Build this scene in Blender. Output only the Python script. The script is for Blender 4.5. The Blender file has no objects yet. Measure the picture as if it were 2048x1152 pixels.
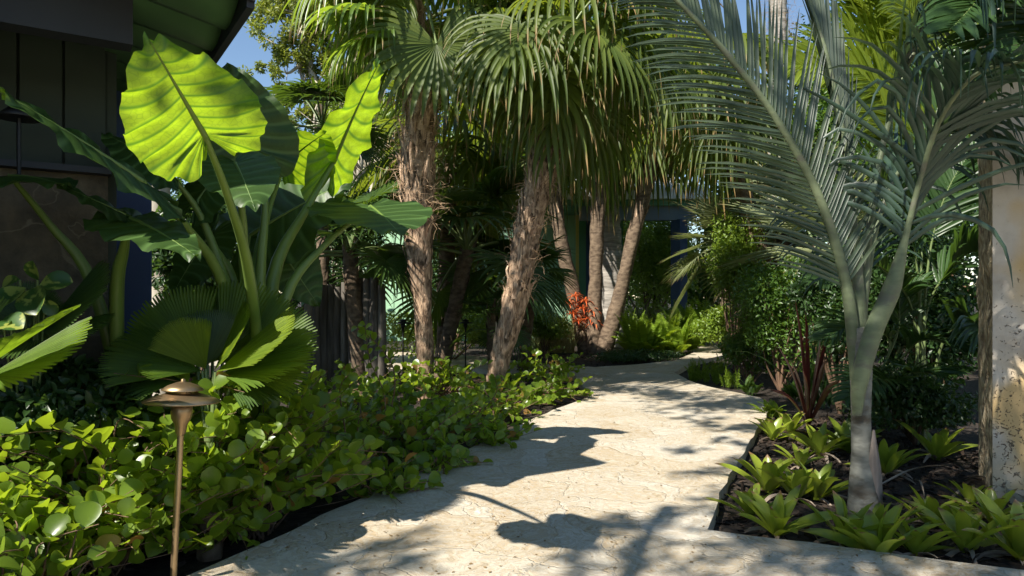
import bpy, math, random
import numpy as np
from mathutils import Vector, Matrix, noise as mnoise
R = math.radians
sc = bpy.context.scene
# ------------------------------------------------------------------ camera
FPX = 1384.0; HZ = 590.0
cam = bpy.data.cameras.new('camera'); camo = bpy.data.objects.new('camera', cam)
sc.collection.objects.link(camo); sc.camera = camo
camo.location = (0, 0, 1.0); camo.rotation_euler = (R(90), 0, 0)
cam.sensor_width = 36; cam.lens = 36 * FPX / 2048; cam.shift_y = (HZ - 576) / 2048
cam.clip_end = 600; cam.clip_start = 0.02
# ------------------------------------------------------------------ light
SUNV = Vector((-0.70, -0.73, 1.0)).normalized()          # towards the sun
SUN_STRENGTH = 5.0; SKY = 0.09
w = bpy.data.worlds.new('World'); sc.world = w; w.use_nodes = True
nt = w.node_tree; bg = nt.nodes['Background']
sky = nt.nodes.new('ShaderNodeTexSky'); sky.sky_type = 'NISHITA'; sky.sun_disc = False
sky.sun_elevation = math.asin(SUNV.z); sky.sun_rotation = math.atan2(SUNV.x, SUNV.y) % (2*math.pi)
sky.altitude = 10; sky.air_density = 1.0; sky.dust_density = 0.0; sky.ozone_density = 4.0
wm = nt.nodes.new('ShaderNodeMix'); wm.data_type = 'RGBA'; wm.blend_type = 'MULTIPLY'; wm.inputs[0].default_value = 1.0
wm.inputs[7].default_value = (1.06, 1.0, .92, 1); nt.links.new(sky.outputs[0], wm.inputs[6]); nt.links.new(wm.outputs[2], bg.inputs[0]); bg.inputs[1].default_value = SKY
sl = bpy.data.lights.new('sun', 'SUN'); sl.energy = SUN_STRENGTH; sl.angle = R(0.53); sl.color = (1.0, 0.94, 0.84)
so = bpy.data.objects.new('sun', sl); sc.collection.objects.link(so)
so.rotation_euler = SUNV.to_track_quat('Z', 'Y').to_euler(); so.location = SUNV * 30
sc.view_settings.view_transform = 'Standard'; sc.view_settings.look = 'None'
sc.view_settings.gamma = 1; sc.view_settings.exposure = 1.02
sc.render.engine = 'CYCLES'
cy = sc.cycles; cy.max_bounces = 10; cy.diffuse_bounces = 5; cy.glossy_bounces = 3; cy.transmission_bounces = 6
cy.transparent_max_bounces = 8; cy.use_denoising = True; cy.use_adaptive_sampling = True; cy.adaptive_threshold = 0.015
cy.sample_clamp_indirect = 8; cy.caustics_reflective = False; cy.caustics_refractive = False
rng = random.Random(7); nr = np.random.RandomState(11)

# ------------------------------------------------------------------ helpers
def P(u, v, d): return Vector(((u-1024)/FPX*d, d, 1-(v-HZ)/FPX*d))
def G(u, v, z=0.0):
    d = (1-z)*FPX/(v-HZ); return Vector(((u-1024)/FPX*d, d, z))
def V(*a): return Vector(a)
def nrm(a): return a/(np.linalg.norm(a)+1e-12)
def catm(pts, n):
    p = [np.array(q, float) for q in pts]; p = [2*p[0]-p[1]] + p + [2*p[-1]-p[-2]]
    out = []; segs = len(p)-3
    for i in range(n):
        t = i/(n-1)*segs; k = min(int(t), segs-1); t -= k
        a, b, c, d = p[k:k+4]
        out.append(.5*((2*b)+(-a+c)*t+(2*a-5*b+4*c-d)*t*t+(-a+3*b-3*c+d)*t**3))
    return np.array(out)
def lin(vals, n):
    return np.interp(np.linspace(0, 1, n), np.linspace(0, 1, len(vals)), vals)

class MB:
    def __init__(s): s.V = []; s.F = []; s.n = 0
    def add(s, v, f, mat=0, rnd=0.5, uv=None):
        v = np.asarray(v, float).reshape(-1, 3); f = np.asarray(f, int)
        m = len(f)
        rn = np.full(m, rnd) if np.isscalar(rnd) else np.asarray(rnd)
        mt = np.full(m, mat) if np.isscalar(mat) else np.asarray(mat)
        u = np.zeros((m*f.shape[1], 2)) if uv is None else np.asarray(uv)[f.ravel()]
        s.V.append(v); s.F.append((f+s.n, mt, rn, u)); s.n += len(v)
    def strip(s, pts, w, up=(0, 0, 1), fold=0.25, mat=0, rnd=.5, twist=0.0):
        pts = np.asarray(pts, float); n = len(pts); w = np.asarray(w, float)
        t = np.gradient(pts, axis=0); t /= np.linalg.norm(t, axis=1)[:, None]+1e-9
        up = np.broadcast_to(np.asarray(up, float), (n, 3))
        sd = np.cross(t, up); sd /= np.linalg.norm(sd, axis=1)[:, None]+1e-9
        nn = np.cross(sd, t)
        if twist:
            a = np.linspace(0, twist, n)[:, None]; sd, nn = sd*np.cos(a)+nn*np.sin(a), nn*np.cos(a)-sd*np.sin(a)
        h = (w*.5)[:, None]
        L = pts - sd*h + nn*h*fold*2; Rr = pts + sd*h + nn*h*fold*2
        v = np.stack([L, pts, Rr], 1).reshape(-1, 3)
        i = np.arange(n-1)*3
        f = np.concatenate([np.stack([i, i+1, i+4, i+3], 1), np.stack([i+1, i+2, i+5, i+4], 1)])
        uu = np.linspace(0, 1, n); uv = np.stack([np.repeat(uu, 3), np.tile([0, .5, 1], n)], 1)
        s.add(v, f, mat, rnd, uv)
    def tube(s, pts, r, k=8, mat=0, rnd=.5, rough=0.0, cap=True, ang=0.0, seed=0):
        pts = np.asarray(pts, float); n = len(pts)
        r = np.full(n, r) if np.isscalar(r) else np.asarray(r, float)
        t = np.gradient(pts, axis=0); t /= np.linalg.norm(t, axis=1)[:, None]+1e-9
        ref = np.array([1., 0, 0]) if abs(t[0][0]) < .8 else np.array([0, 1., 0])
        a = np.cross(t, ref); a /= np.linalg.norm(a, axis=1)[:, None]; b = np.cross(t, a)
        th = np.linspace(0, 2*math.pi, k, endpoint=False)+ang
        rr = r[:, None]*np.ones((n, k))
        if rough:
            for i in range(n):
                for j in range(k):
                    rr[i, j] *= 1+rough*mnoise.noise(Vector((math.cos(th[j])*1.5+seed, math.sin(th[j])*1.5, i*.8)))
        v = pts[:, None, :] + rr[:, :, None]*(np.cos(th)[None, :, None]*a[:, None, :]+np.sin(th)[None, :, None]*b[:, None, :])
        i, j = np.meshgrid(np.arange(n-1), np.arange(k), indexing='ij'); j2 = (j+1) % k
        f = np.stack([i*k+j, i*k+j2, (i+1)*k+j2, (i+1)*k+j], -1).reshape(-1, 4)
        L = np.concatenate([[0], np.cumsum(np.linalg.norm(np.diff(pts, axis=0), axis=1))])
        uv = np.stack([np.repeat(L, k), np.tile(th/6.283, n)], 1)
        s.add(v.reshape(-1, 3), f, mat, rnd, uv)
        if cap:
            for q in (0, n-1):
                idx = np.arange(k)
                vv = np.concatenate([v[q], pts[q][None]]); ff = np.stack([idx, (idx+1) % k, np.full(k, k)], 1)
                s.add(vv, ff if q else ff[:, ::-1], mat, rnd)
    def box(s, c, ax, ay, az, hx, hy, hz, mat=0, rnd=.5, bev=0.0):
        c = np.array(c, float); ax, ay, az = [nrm(np.array(q, float)) for q in (ax, ay, az)]
        vs = [c+ax*hx*i+ay*hy*j+az*hz*k for i in (-1, 1) for j in (-1, 1) for k in (-1, 1)]
        s.add(vs, [[0, 1, 3, 2], [4, 6, 7, 5], [0, 4, 5, 1], [2, 3, 7, 6], [0, 2, 6, 4], [1, 5, 7, 3]], mat, rnd)
    def lathe(s, c, prof, k=32, axis=(0, 0, 1), mat=0):
        ax = nrm(np.array(axis, float)); a = nrm(np.cross(ax, [1, 0, 0.01])); b = np.cross(ax, a)
        th = np.linspace(0, 2*math.pi, k, endpoint=False); v = []
        for r, z in prof: v.append(np.array(c)+ax*z+r*(np.cos(th)[:, None]*a+np.sin(th)[:, None]*b))
        n = len(prof); i, j = np.meshgrid(np.arange(n-1), np.arange(k), indexing='ij'); j2 = (j+1) % k
        f = np.stack([i*k+j, i*k+j2, (i+1)*k+j2, (i+1)*k+j], -1).reshape(-1, 4)
        s.add(np.concatenate(v), f, mat)
    def leaves(s, T, c, d, n, size, mat=0, rnd=None, wid=1.0):
        tv, tf = T; c = np.asarray(c, float); m = len(c)
        if m == 0: return
        d = np.asarray(d, float); d = d/(np.linalg.norm(d, axis=1)[:, None]+1e-9)
        sd = np.cross(np.asarray(n, float), d); sd /= np.linalg.norm(sd, axis=1)[:, None]+1e-9
        nn = np.cross(d, sd); size = np.broadcast_to(size, (m,))[:, None, None]
        v = c[:, None, :] + size*(tv[None, :, 0, None]*d[:, None, :]+wid*tv[None, :, 1, None]*sd[:, None, :]+tv[None, :, 2, None]*nn[:, None, :])
        k = len(tv); f = (tf[None]+(np.arange(m)*k)[:, None, None]).reshape(-1, tf.shape[1])
        rnd = nr.rand(m) if rnd is None else rnd
        uv = np.tile(np.stack([tv[:, 0], tv[:, 1]+.5], 1), (m, 1))
        s.add(v.reshape(-1, 3), f, mat, np.repeat(rnd, len(tf)), uv)
    def mesh(s, name, mats, smooth=True):
        me = bpy.data.meshes.new(name)
        Vv = np.concatenate(s.V); me.vertices.add(len(Vv)); me.vertices.foreach_set('co', Vv.ravel())
        li = np.concatenate([f.ravel() for f, *_ in s.F]); me.loops.add(len(li)); me.loops.foreach_set('vertex_index', li)
        tot = np.concatenate([np.full(len(f), f.shape[1]) for f, *_ in s.F]); me.polygons.add(len(tot))
        me.polygons.foreach_set('loop_start', np.concatenate([[0], np.cumsum(tot)[:-1]]))
        me.polygons.foreach_set('material_index', np.concatenate([q[1] for q in s.F]).astype(np.int32))
        me.polygons.foreach_set('use_smooth', np.full(len(tot), smooth))
        at = me.attributes.new('rnd', 'FLOAT', 'FACE'); at.data.foreach_set('value', np.concatenate([q[2] for q in s.F]).astype(np.float32))
        uvl = me.uv_layers.new(name='UVMap'); uvl.data.foreach_set('uv', np.concatenate([q[3] for q in s.F]).ravel().astype(np.float32))
        me.update(calc_edges=True)
        for m in (mats if isinstance(mats, (list, tuple)) else [mats]): me.materials.append(m)
        return me
    def build(s, name, mats, parent=None, smooth=True, loc=None):
        o = bpy.data.objects.new(name, s.mesh(name, mats, smooth)); sc.collection.objects.link(o)
        if parent is not None:
            o.parent = parent; o.matrix_parent_inverse = Matrix.Translation(-parent.location) if not loc else Matrix()
        return o
def tag(o, label=None, cat=None, group=None, kind=None):
    if label: o['label'] = label
    if cat: o['category'] = cat
    if group: o['group'] = group
    if kind: o['kind'] = kind
    return o
def thing(name, label, cat, loc=(0, 0, 0), group=None):
    o = bpy.data.objects.new(name, None); o.empty_display_size = .1; sc.collection.objects.link(o)
    o.location = loc; return tag(o, label, cat, group)
def dup(o, parent=None):
    c = o.copy(); sc.collection.objects.link(c)
    if parent: c.parent = parent
    for ch in list(o.children): dup(ch, c)
    return c

# ------------------------------------------------------------------ materials
def newmat(name):
    m = bpy.data.materials.new(name); m.use_nodes = True; m.node_tree.nodes.clear(); return m, m.node_tree.nodes, m.node_tree.links
def nd(N, t, **k):
    n = N.new(t)
    for a, b in k.items():
        if a.startswith('i_'): n.inputs[int(a[2:])].default_value = b
        else: setattr(n, a, b)
    return n
def ramp(N, pts, interp='LINEAR'):
    r = N.new('ShaderNodeValToRGB'); e = r.color_ramp.elements; r.color_ramp.interpolation = interp
    while len(e) < len(pts): e.new(.5)
    for i, (p, c) in enumerate(pts):
        e[i].position = p; e[i].color = (c, c, c, 1) if not isinstance(c, tuple) else (*c, 1)
    return r
def mixc(N, L, fac, a, b, mode='MIX'):
    m = N.new('ShaderNodeMix'); m.data_type = 'RGBA'; m.blend_type = mode
    for i, x in ((0, fac), (6, a), (7, b)):
        if hasattr(x, 'links'): L.new(x, m.inputs[i])
        elif isinstance(x, (int, float)): m.inputs[i].default_value = x
        else: m.inputs[i].default_value = (*x, 1)
    return m.outputs[2]
def leafmat(name, c1, c2, tr, tmix=.4, rough=.4, spec=.5, tip=None, tipat=.9, stripe=0, scale=6.0, veins=False, spots=None, dead=0):
    m, N, L = newmat(name)
    at = nd(N, 'ShaderNodeAttribute', attribute_name='rnd')
    tc = nd(N, 'ShaderNodeTexCoord'); nz = nd(N, 'ShaderNodeTexNoise', i_2=scale, i_3=3.0)
    L.new(tc.outputs['Object'], nz.inputs[0])
    ma = nd(N, 'ShaderNodeMath', operation='MULTIPLY_ADD', i_1=.7, i_2=0.0); L.new(at.outputs['Fac'], ma.inputs[0])
    mb_ = nd(N, 'ShaderNodeMath', operation='MULTIPLY_ADD', i_1=.7); L.new(nz.outputs[0], mb_.inputs[0]); L.new(ma.outputs[0], mb_.inputs[2])
    ms = nd(N, 'ShaderNodeMath', operation='SUBTRACT', i_1=.2, use_clamp=True); L.new(mb_.outputs[0], ms.inputs[0])
    col = mixc(N, L, ms.outputs[0], c1, c2)
    tcol = mixc(N, L, ms.outputs[0], tuple(x*.75 for x in tr), tr)
    uvn = nd(N, 'ShaderNodeUVMap'); sx = nd(N, 'ShaderNodeSeparateXYZ'); L.new(uvn.outputs[0], sx.inputs[0])
    bsrc = None
    if veins:      # uv.y = vein index coordinate, uv.x = distance out from the midrib
        fr = nd(N, 'ShaderNodeMath', operation='PINGPONG', i_1=.5); L.new(sx.outputs[1], fr.inputs[0])
        r = ramp(N, [(0.0, 1.0), (.05, .8), (.16, 0.0)]); L.new(fr.outputs[0], r.inputs[0])
        r2 = ramp(N, [(0.0, 1.0), (.02, 1.0), (.035, 0.0)]); L.new(sx.outputs[0], r2.inputs[0])
        mx = nd(N, 'ShaderNodeMath', operation='MAXIMUM'); L.new(r.outputs[0], mx.inputs[0]); L.new(r2.outputs[0], mx.inputs[1])
        vo = nd(N, 'ShaderNodeTexVoronoi', feature='DISTANCE_TO_EDGE', i_2=55.0); L.new(tc.outputs['Object'], vo.inputs[0])
        r3 = ramp(N, [(0.0, .35), (.09, 0.0)]); L.new(vo.outputs[0], r3.inputs[0])
        mx2 = nd(N, 'ShaderNodeMath', operation='MAXIMUM'); L.new(mx.outputs[0], mx2.inputs[0]); L.new(r3.outputs[0], mx2.inputs[1])
        tcol = mixc(N, L, mx2.outputs[0], tcol, (tr[0]*.22, tr[1]*.36, tr[2]*.5))
        col = mixc(N, L, mx.outputs[0], col, tuple(min(1, x*1.7+.01) for x in c2)); bsrc = fr.outputs[0]
    if veins:
        vb = nd(N, 'ShaderNodeTexNoise', i_2=7.0, i_3=6.0, i_4=.7); L.new(tc.outputs['Object'], vb.inputs[0]); rb = ramp(N, [(.69, 0.0), (.74, .8)]); L.new(vb.outputs[0], rb.inputs[0])
        mo = nd(N, 'ShaderNodeTexNoise', i_2=14.0, i_3=5.0); L.new(tc.outputs['Object'], mo.inputs[0]); rm = ramp(N, [(.35, .6), (.65, 1.0)]); L.new(mo.outputs[0], rm.inputs[0])
        tcol = mixc(N, L, 1.0, tcol, rm.outputs[0], 'MULTIPLY'); tcol = mixc(N, L, rb.outputs[0], tcol, (.16, .10, .02)); col = mixc(N, L, rb.outputs[0], col, (.10, .075, .025))
    if dead:
        rd = ramp(N, [(dead, 0.0), (dead+.004, 1.0)]); L.new(at.outputs['Fac'], rd.inputs[0])
        col = mixc(N, L, rd.outputs[0], col, (.30, .17, .05)); tcol = mixc(N, L, rd.outputs[0], tcol, (.45, .25, .04))
    if stripe:
        wv = nd(N, 'ShaderNodeMath', operation='MULTIPLY', i_1=stripe); L.new(sx.outputs[1], wv.inputs[0])
        nz2 = nd(N, 'ShaderNodeTexNoise', i_2=1.0, i_3=2.0); cb = nd(N, 'ShaderNodeCombineXYZ'); L.new(wv.outputs[0], cb.inputs[1]); L.new(cb.outputs[0], nz2.inputs[0])
        bsrc = nz2.outputs[0]
        col = mixc(N, L, nz2.outputs[0], col, tuple(x*.6 for x in c1))
    if spots:
        vz = nd(N, 'ShaderNodeTexNoise', i_2=spots[1], i_3=3.0); L.new(tc.outputs['Object'], vz.inputs[0])
        rs = ramp(N, [(.5, 0.0), (.56, 1.0)]); L.new(vz.outputs[0], rs.inputs[0]); col = mixc(N, L, rs.outputs[0], col, spots[0])
    if tip:
        na = nd(N, 'ShaderNodeMath', operation='MULTIPLY_ADD', i_1=.12, i_2=-.06); L.new(at.outputs['Fac'], na.inputs[0])
        sm = nd(N, 'ShaderNodeMath', operation='ADD'); L.new(sx.outputs[0], sm.inputs[0]); L.new(na.outputs[0], sm.inputs[1])
        r = ramp(N, [(tipat-.06, 0.0), (tipat+.03, 1.0)]); L.new(sm.outputs[0], r.inputs[0])
        col = mixc(N, L, r.outputs[0], col, tip); tcol = mixc(N, L, r.outputs[0], tcol, tuple(x*.6 for x in tip))
    p = nd(N, 'ShaderNodeBsdfPrincipled'); L.new(col, p.inputs['Base Color']); p.inputs['Roughness'].default_value = rough
    p.inputs['Specular IOR Level'].default_value = spec
    t = nd(N, 'ShaderNodeBsdfTranslucent'); L.new(tcol, t.inputs[0])
    bm = nd(N, 'ShaderNodeBump'); bm.inputs['Strength'].default_value = .25; bm.inputs['Distance'].default_value = .01
    if bsrc is not None: L.new(bsrc, bm.inputs['Height'])
    else: L.new(nz.outputs[0], bm.inputs['Height'])
    L.new(bm.outputs[0], p.inputs['Normal'])
    mx = nd(N, 'ShaderNodeMixShader', i_0=tmix); L.new(p.outputs[0], mx.inputs[1]); L.new(t.outputs[0], mx.inputs[2])
    o = nd(N, 'ShaderNodeOutputMaterial'); L.new(mx.outputs[0], o.inputs[0]); return m
def solid(name, c1, c2=None, rough=.7, scale=(8, 8, 8), bump=.3, bdist=.01, metal=0, spec=.4, detail=6.0, contrast=(.35, .65), c3=None, c3s=3.0, coord='Object'):
    m, N, L = newmat(name); c2 = c2 or c1
    tc = nd(N, 'ShaderNodeTexCoord'); mp = nd(N, 'ShaderNodeMapping'); mp.inputs['Scale'].default_value = scale
    L.new(tc.outputs[coord], mp.inputs[0]); nz = nd(N, 'ShaderNodeTexNoise', i_2=1.0, i_3=detail); L.new(mp.outputs[0], nz.inputs[0])
    r = ramp(N, [(contrast[0], c1), (contrast[1], c2)]); L.new(nz.outputs[0], r.inputs[0]); col = r.outputs[0]
    if c3:
        n3 = nd(N, 'ShaderNodeTexNoise', i_2=c3s/scale[0], i_3=6.0, i_4=.65); L.new(mp.outputs[0], n3.inputs[0])
        r3 = ramp(N, [(.52, 0.0), (.62, 1.0)]); L.new(n3.outputs[0], r3.inputs[0]); col = mixc(N, L, r3.outputs[0], col, c3)
    p = nd(N, 'ShaderNodeBsdfPrincipled'); L.new(col, p.inputs['Base Color']); p.inputs['Roughness'].default_value = rough
    p.inputs['Metallic'].default_value = metal; p.inputs['Specular IOR Level'].default_value = spec
    if bump:
        b = nd(N, 'ShaderNodeBump'); b.inputs['Strength'].default_value = bump; b.inputs['Distance'].default_value = bdist
        L.new(nz.outputs[0], b.inputs['Height']); L.new(b.outputs[0], p.inputs['Normal'])
    o = nd(N, 'ShaderNodeOutputMaterial'); L.new(p.outputs[0], o.inputs[0]); return m

def path_material():
    m, N, L = newmat('coral_stone_paving')
    tc = nd(N, 'ShaderNodeTexCoord'); n0 = nd(N, 'ShaderNodeTexNoise', i_2=1.9, i_3=6.0); L.new(tc.outputs['Object'], n0.inputs[0])
    sub = nd(N, 'ShaderNodeVectorMath', operation='SUBTRACT'); sub.inputs[1].default_value = (.5, .5, .5); L.new(n0.outputs['Color'], sub.inputs[0])
    scl = nd(N, 'ShaderNodeVectorMath', operation='SCALE'); scl.inputs['Scale'].default_value = .75; L.new(sub.outputs[0], scl.inputs[0])
    wp = nd(N, 'ShaderNodeVectorMath', operation='ADD'); L.new(tc.outputs['Object'], wp.inputs[0]); L.new(scl.outputs[0], wp.inputs[1])
    # stones
    vo = nd(N, 'ShaderNodeTexVoronoi', feature='DISTANCE_TO_EDGE', i_2=2.6); L.new(wp.outputs[0], vo.inputs[0])
    vc = nd(N, 'ShaderNodeTexVoronoi', feature='F1', i_2=2.6); L.new(wp.outputs[0], vc.inputs[0])
    jr = ramp(N, [(0.0, 1.0), (.006, .7), (.02, 0.0)]); L.new(vo.outputs[0], jr.inputs[0])
    # shell swirls
    n1 = nd(N, 'ShaderNodeTexNoise', i_2=9.5, i_3=9.0, i_4=.66); n1.inputs['Distortion'].default_value = 2.8; L.new(wp.outputs[0], n1.inputs[0])
    r1 = ramp(N, [(.32, (.20, .145, .085)), (.39, (.34, .27, .17)), (.45, (.47, .375, .25)), (.495, (.35, .315, .25)), (.545, (.52, .475, .385)), (.60, (.47, .41, .30)), (.68, (.62, .60, .54))]); L.new(n1.outputs[0], r1.inputs[0])
    n2 = nd(N, 'ShaderNodeTexNoise', i_2=1.3, i_3=3.0); L.new(wp.outputs[0], n2.inputs[0])
    r2 = ramp(N, [(.40, 0.0), (.60, 1.0)]); L.new(n2.outputs[0], r2.inputs[0])
    sand = mixc(N, L, .12, r1.outputs[0], (.52, .395, .235))
    col = mixc(N, L, r2.outputs[0], r1.outputs[0], sand)
    sxc = nd(N, 'ShaderNodeSeparateXYZ'); L.new(vc.outputs['Color'], sxc.inputs[0]); rc_ = ramp(N, [(0.0, (.38, .29, .18)), (.5, (.50, .45, .36)), (1.0, (.60, .58, .52))]); L.new(sxc.outputs[0], rc_.inputs[0])
    hs = mixc(N, L, .30, col, rc_.outputs[0])
    # shells : ringed patches
    v2 = nd(N, 'ShaderNodeTexVoronoi', feature='F1', i_2=5.0); L.new(wp.outputs[0], v2.inputs[0])
    wv = nd(N, 'ShaderNodeMath', operation='SINE'); mu = nd(N, 'ShaderNodeMath', operation='MULTIPLY', i_1=38.0); L.new(v2.outputs[0], mu.inputs[0]); L.new(mu.outputs[0], wv.inputs[0])
    rw = ramp(N, [(.55, 0.0), (1.0, .55)]); L.new(wv.outputs[0], rw.inputs[0])
    msk = nd(N, 'ShaderNodeMath', operation='MULTIPLY'); L.new(rw.outputs[0], msk.inputs[0])
    n5 = nd(N, 'ShaderNodeTexNoise', i_2=2.4, i_3=2.0); L.new(tc.outputs['Object'], n5.inputs[0]); r5 = ramp(N, [(.52, 0.0), (.62, 1.0)]); L.new(n5.outputs[0], r5.inputs[0])
    L.new(r5.outputs[0], msk.inputs[1])
    hs = mixc(N, L, msk.outputs[0], hs, (.47, .42, .34))
    # pits
    n3 = nd(N, 'ShaderNodeTexNoise', i_2=60.0, i_3=4.0, i_4=.7); L.new(tc.outputs['Object'], n3.inputs[0])
    r3 = ramp(N, [(.30, 1.0), (.37, 0.0)]); L.new(n3.outputs[0], r3.inputs[0])
    c4 = mixc(N, L, r3.outputs[0], hs, (.22, .18, .12))
    n6 = nd(N, 'ShaderNodeTexNoise', i_2=9.0, i_3=5.0); L.new(tc.outputs['Object'], n6.inputs[0]); r6 = ramp(N, [(.3, .25), (.6, 1.0)]); L.new(n6.outputs[0], r6.inputs[0])
    jm = nd(N, 'ShaderNodeMath', operation='MULTIPLY'); L.new(jr.outputs[0], jm.inputs[0]); L.new(r6.outputs[0], jm.inputs[1])
    jm2 = nd(N, 'ShaderNodeMath', operation='MULTIPLY', i_1=.24); L.new(jm.outputs[0], jm2.inputs[0])
    c5 = mixc(N, L, jm2.outputs[0], c4, (.33, .26, .17))
    p = nd(N, 'ShaderNodeBsdfPrincipled'); L.new(c5, p.inputs['Base Color']); p.inputs['Roughness'].default_value = .75; p.inputs['Specular IOR Level'].default_value = .3
    h = nd(N, 'ShaderNodeMath', operation='MULTIPLY_ADD', i_1=-.7); L.new(jr.outputs[0], h.inputs[0]); L.new(n1.outputs[0], h.inputs[2])
    h2 = nd(N, 'ShaderNodeMath', operation='MULTIPLY_ADD', i_1=-.6); L.new(r3.outputs[0], h2.inputs[0]); L.new(h.outputs[0], h2.inputs[2])
    b = nd(N, 'ShaderNodeBump'); b.inputs['Strength'].default_value = .6; b.inputs['Distance'].default_value = .012; L.new(h2.outputs[0], b.inputs['Height']); L.new(b.outputs[0], p.inputs['Normal'])
    o = nd(N, 'ShaderNodeOutputMaterial'); L.new(p.outputs[0], o.inputs[0]); return m

M_path = path_material()
M_soil = solid('dark_mulch_soil', (.012, .009, .007), (.045, .032, .022), .95, (25, 25, 25), .8, .02)
M_chip = solid('bark_chip', (.018, .012, .009), (.06, .040, .027), .9, (30, 30, 30), .3)
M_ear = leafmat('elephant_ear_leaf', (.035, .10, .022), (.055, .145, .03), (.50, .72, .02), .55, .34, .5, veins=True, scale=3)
M_ear_dark = leafmat('elephant_ear_shaded_leaf', (.026, .060, .014), (.050, .098, .022), (.15, .28, .016), .3, .42, .34, veins=True, scale=3)  # darker copy of the ear leaf: porch roof shade put into the colour
M_stalk = leafmat('leaf_stalk', (.10, .17, .035), (.17, .25, .05), (.25, .35, .05), .15, .4, .5, scale=5)
M_lic = leafmat('pleated_fan_leaf', (.05, .095, .012), (.095, .16, .02), (.32, .50, .02), .36, .5, .3, scale=3)
M_lic_yel = leafmat('yellow_green_pleated_leaf', (.075, .125, .012), (.145, .205, .02), (.40, .54, .02), .38, .5, .3, scale=3)
M_lic_dark = leafmat('dark_pleated_fan_leaf', (.032, .068, .014), (.058, .105, .022), (.18, .3, .02), .25, .42, .5, scale=3)
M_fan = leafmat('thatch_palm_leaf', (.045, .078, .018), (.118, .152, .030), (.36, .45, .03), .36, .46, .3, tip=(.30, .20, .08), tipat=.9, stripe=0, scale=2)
M_fan_lit = leafmat('sunlit_thatch_palm_leaf', (.07, .13, .02), (.12, .20, .03), (.42, .58, .04), .4, .35, .6, tip=(.30, .20, .08), tipat=.93, scale=2)  # brighter copy of the thatch leaf: sunlight put into the colour
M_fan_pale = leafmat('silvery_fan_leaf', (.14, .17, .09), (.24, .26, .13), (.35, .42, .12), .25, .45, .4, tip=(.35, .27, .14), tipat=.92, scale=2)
M_dry = leafmat('dry_frond', (.17, .11, .05), (.33, .23, .12), (.3, .2, .08), .2, .8, .2, scale=5)
M_pet = leafmat('palm_leaf_stalk', (.10, .15, .05), (.17, .22, .08), (.2, .25, .05), .1, .4, .5, scale=5)
M_coco = leafmat('cocoplum_leaf', (.065, .115, .012), (.18, .27, .03), (.50, .68, .03), .40, .29, .45, scale=2.5, dead=.97)
M_coco_stem = solid('cocoplum_stem', (.10, .06, .04), (.20, .12, .07), .8, (30, 30, 8), .3)
M_silver = leafmat('silver_palm_leaflet', (.036, .058, .040), (.085, .115, .062), (.18, .27, .06), .22, .38, .6, scale=3)
M_silver_dk = leafmat('blue_green_palm_leaflet', (.018, .040, .028), (.048, .085, .055), (.12, .20, .06), .22, .38, .5, scale=3)
M_silver_st = solid('silver_palm_stalk', (.095, .12, .065), (.165, .20, .11), .6, (9, 9, 22), .35, .006, c3=(.11, .115, .08), c3s=5)
M_silver_tr = solid('silver_palm_trunk', (.10, .10, .085), (.21, .21, .18), .85, (10, 10, 26), .8, .012, c3=(.085, .07, .05), c3s=3.5)
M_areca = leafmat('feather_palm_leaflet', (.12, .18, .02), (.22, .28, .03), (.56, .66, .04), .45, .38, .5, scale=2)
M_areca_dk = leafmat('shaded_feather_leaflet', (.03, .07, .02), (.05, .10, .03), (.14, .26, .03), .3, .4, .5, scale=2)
M_brom = leafmat('bromeliad_leaf', (.13, .19, .022), (.28, .34, .04), (.52, .64, .04), .36, .30, .55, tip=(.22, .13, .06), tipat=.94, scale=6)
M_bromdry = leafmat('withered_bromeliad_leaf', (.22, .17, .12), (.40, .33, .26), (.3, .24, .17), .15, .8, .2, scale=9)
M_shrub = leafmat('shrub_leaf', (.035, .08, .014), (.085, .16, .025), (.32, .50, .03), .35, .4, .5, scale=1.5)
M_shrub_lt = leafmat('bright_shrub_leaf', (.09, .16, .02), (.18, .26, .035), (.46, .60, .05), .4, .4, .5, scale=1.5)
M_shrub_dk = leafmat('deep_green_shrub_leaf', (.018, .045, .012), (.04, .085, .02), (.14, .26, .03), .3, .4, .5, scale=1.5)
M_tree = leafmat('tree_leaf', (.09, .13, .02), (.19, .22, .035), (.42, .48, .05), .35, .45, .4, scale=.8)
M_fern = leafmat('fern_leaf', (.11, .19, .015), (.22, .32, .03), (.50, .66, .03), .4, .5, .4, scale=3)
M_grass = leafmat('grass_blade', (.12, .17, .06), (.24, .29, .12), (.4, .48, .12), .3, .5, .4, tip=(.4, .35, .15), tipat=.95, scale=4)
M_straw = leafmat('straw_grass_blade', (.26, .23, .08), (.42, .36, .14), (.5, .42, .12), .3, .6, .3, scale=4)
M_red = leafmat('red_leaf', (.50, .07, .025), (.72, .19, .06), (.75, .2, .05), .35, .4, .5, scale=4)
M_maroon = leafmat('maroon_leaf', (.045, .018, .018), (.10, .035, .03), (.25, .05, .04), .25, .4, .5, scale=4)
M_varieg = leafmat('variegated_leaf', (.03, .08, .02), (.05, .12, .02), (.25, .35, .04), .3, .35, .5, spots=((.28, .32, .06), 28.0))
M_bark = solid('fibrous_palm_bark', (.14, .085, .05), (.50, .345, .225), .92, (30, 30, 12), 1.0, .03, c3=(.06, .038, .022), c3s=16)
M_boot = solid('leaf_base_bark', (.20, .12, .07), (.66, .47, .32), .9, (55, 55, 6), 1.0, .02, c3=(.08, .05, .028), c3s=16)
M_bark_dk = solid('thin_palm_bark', (.075, .05, .032), (.18, .13, .085), .9, (12, 12, 22), .8, .015)
M_bark_gr = solid('grey_palm_bark', (.20, .18, .155), (.36, .33, .29), .9, (4, 4, 28), .7, .02)
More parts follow.
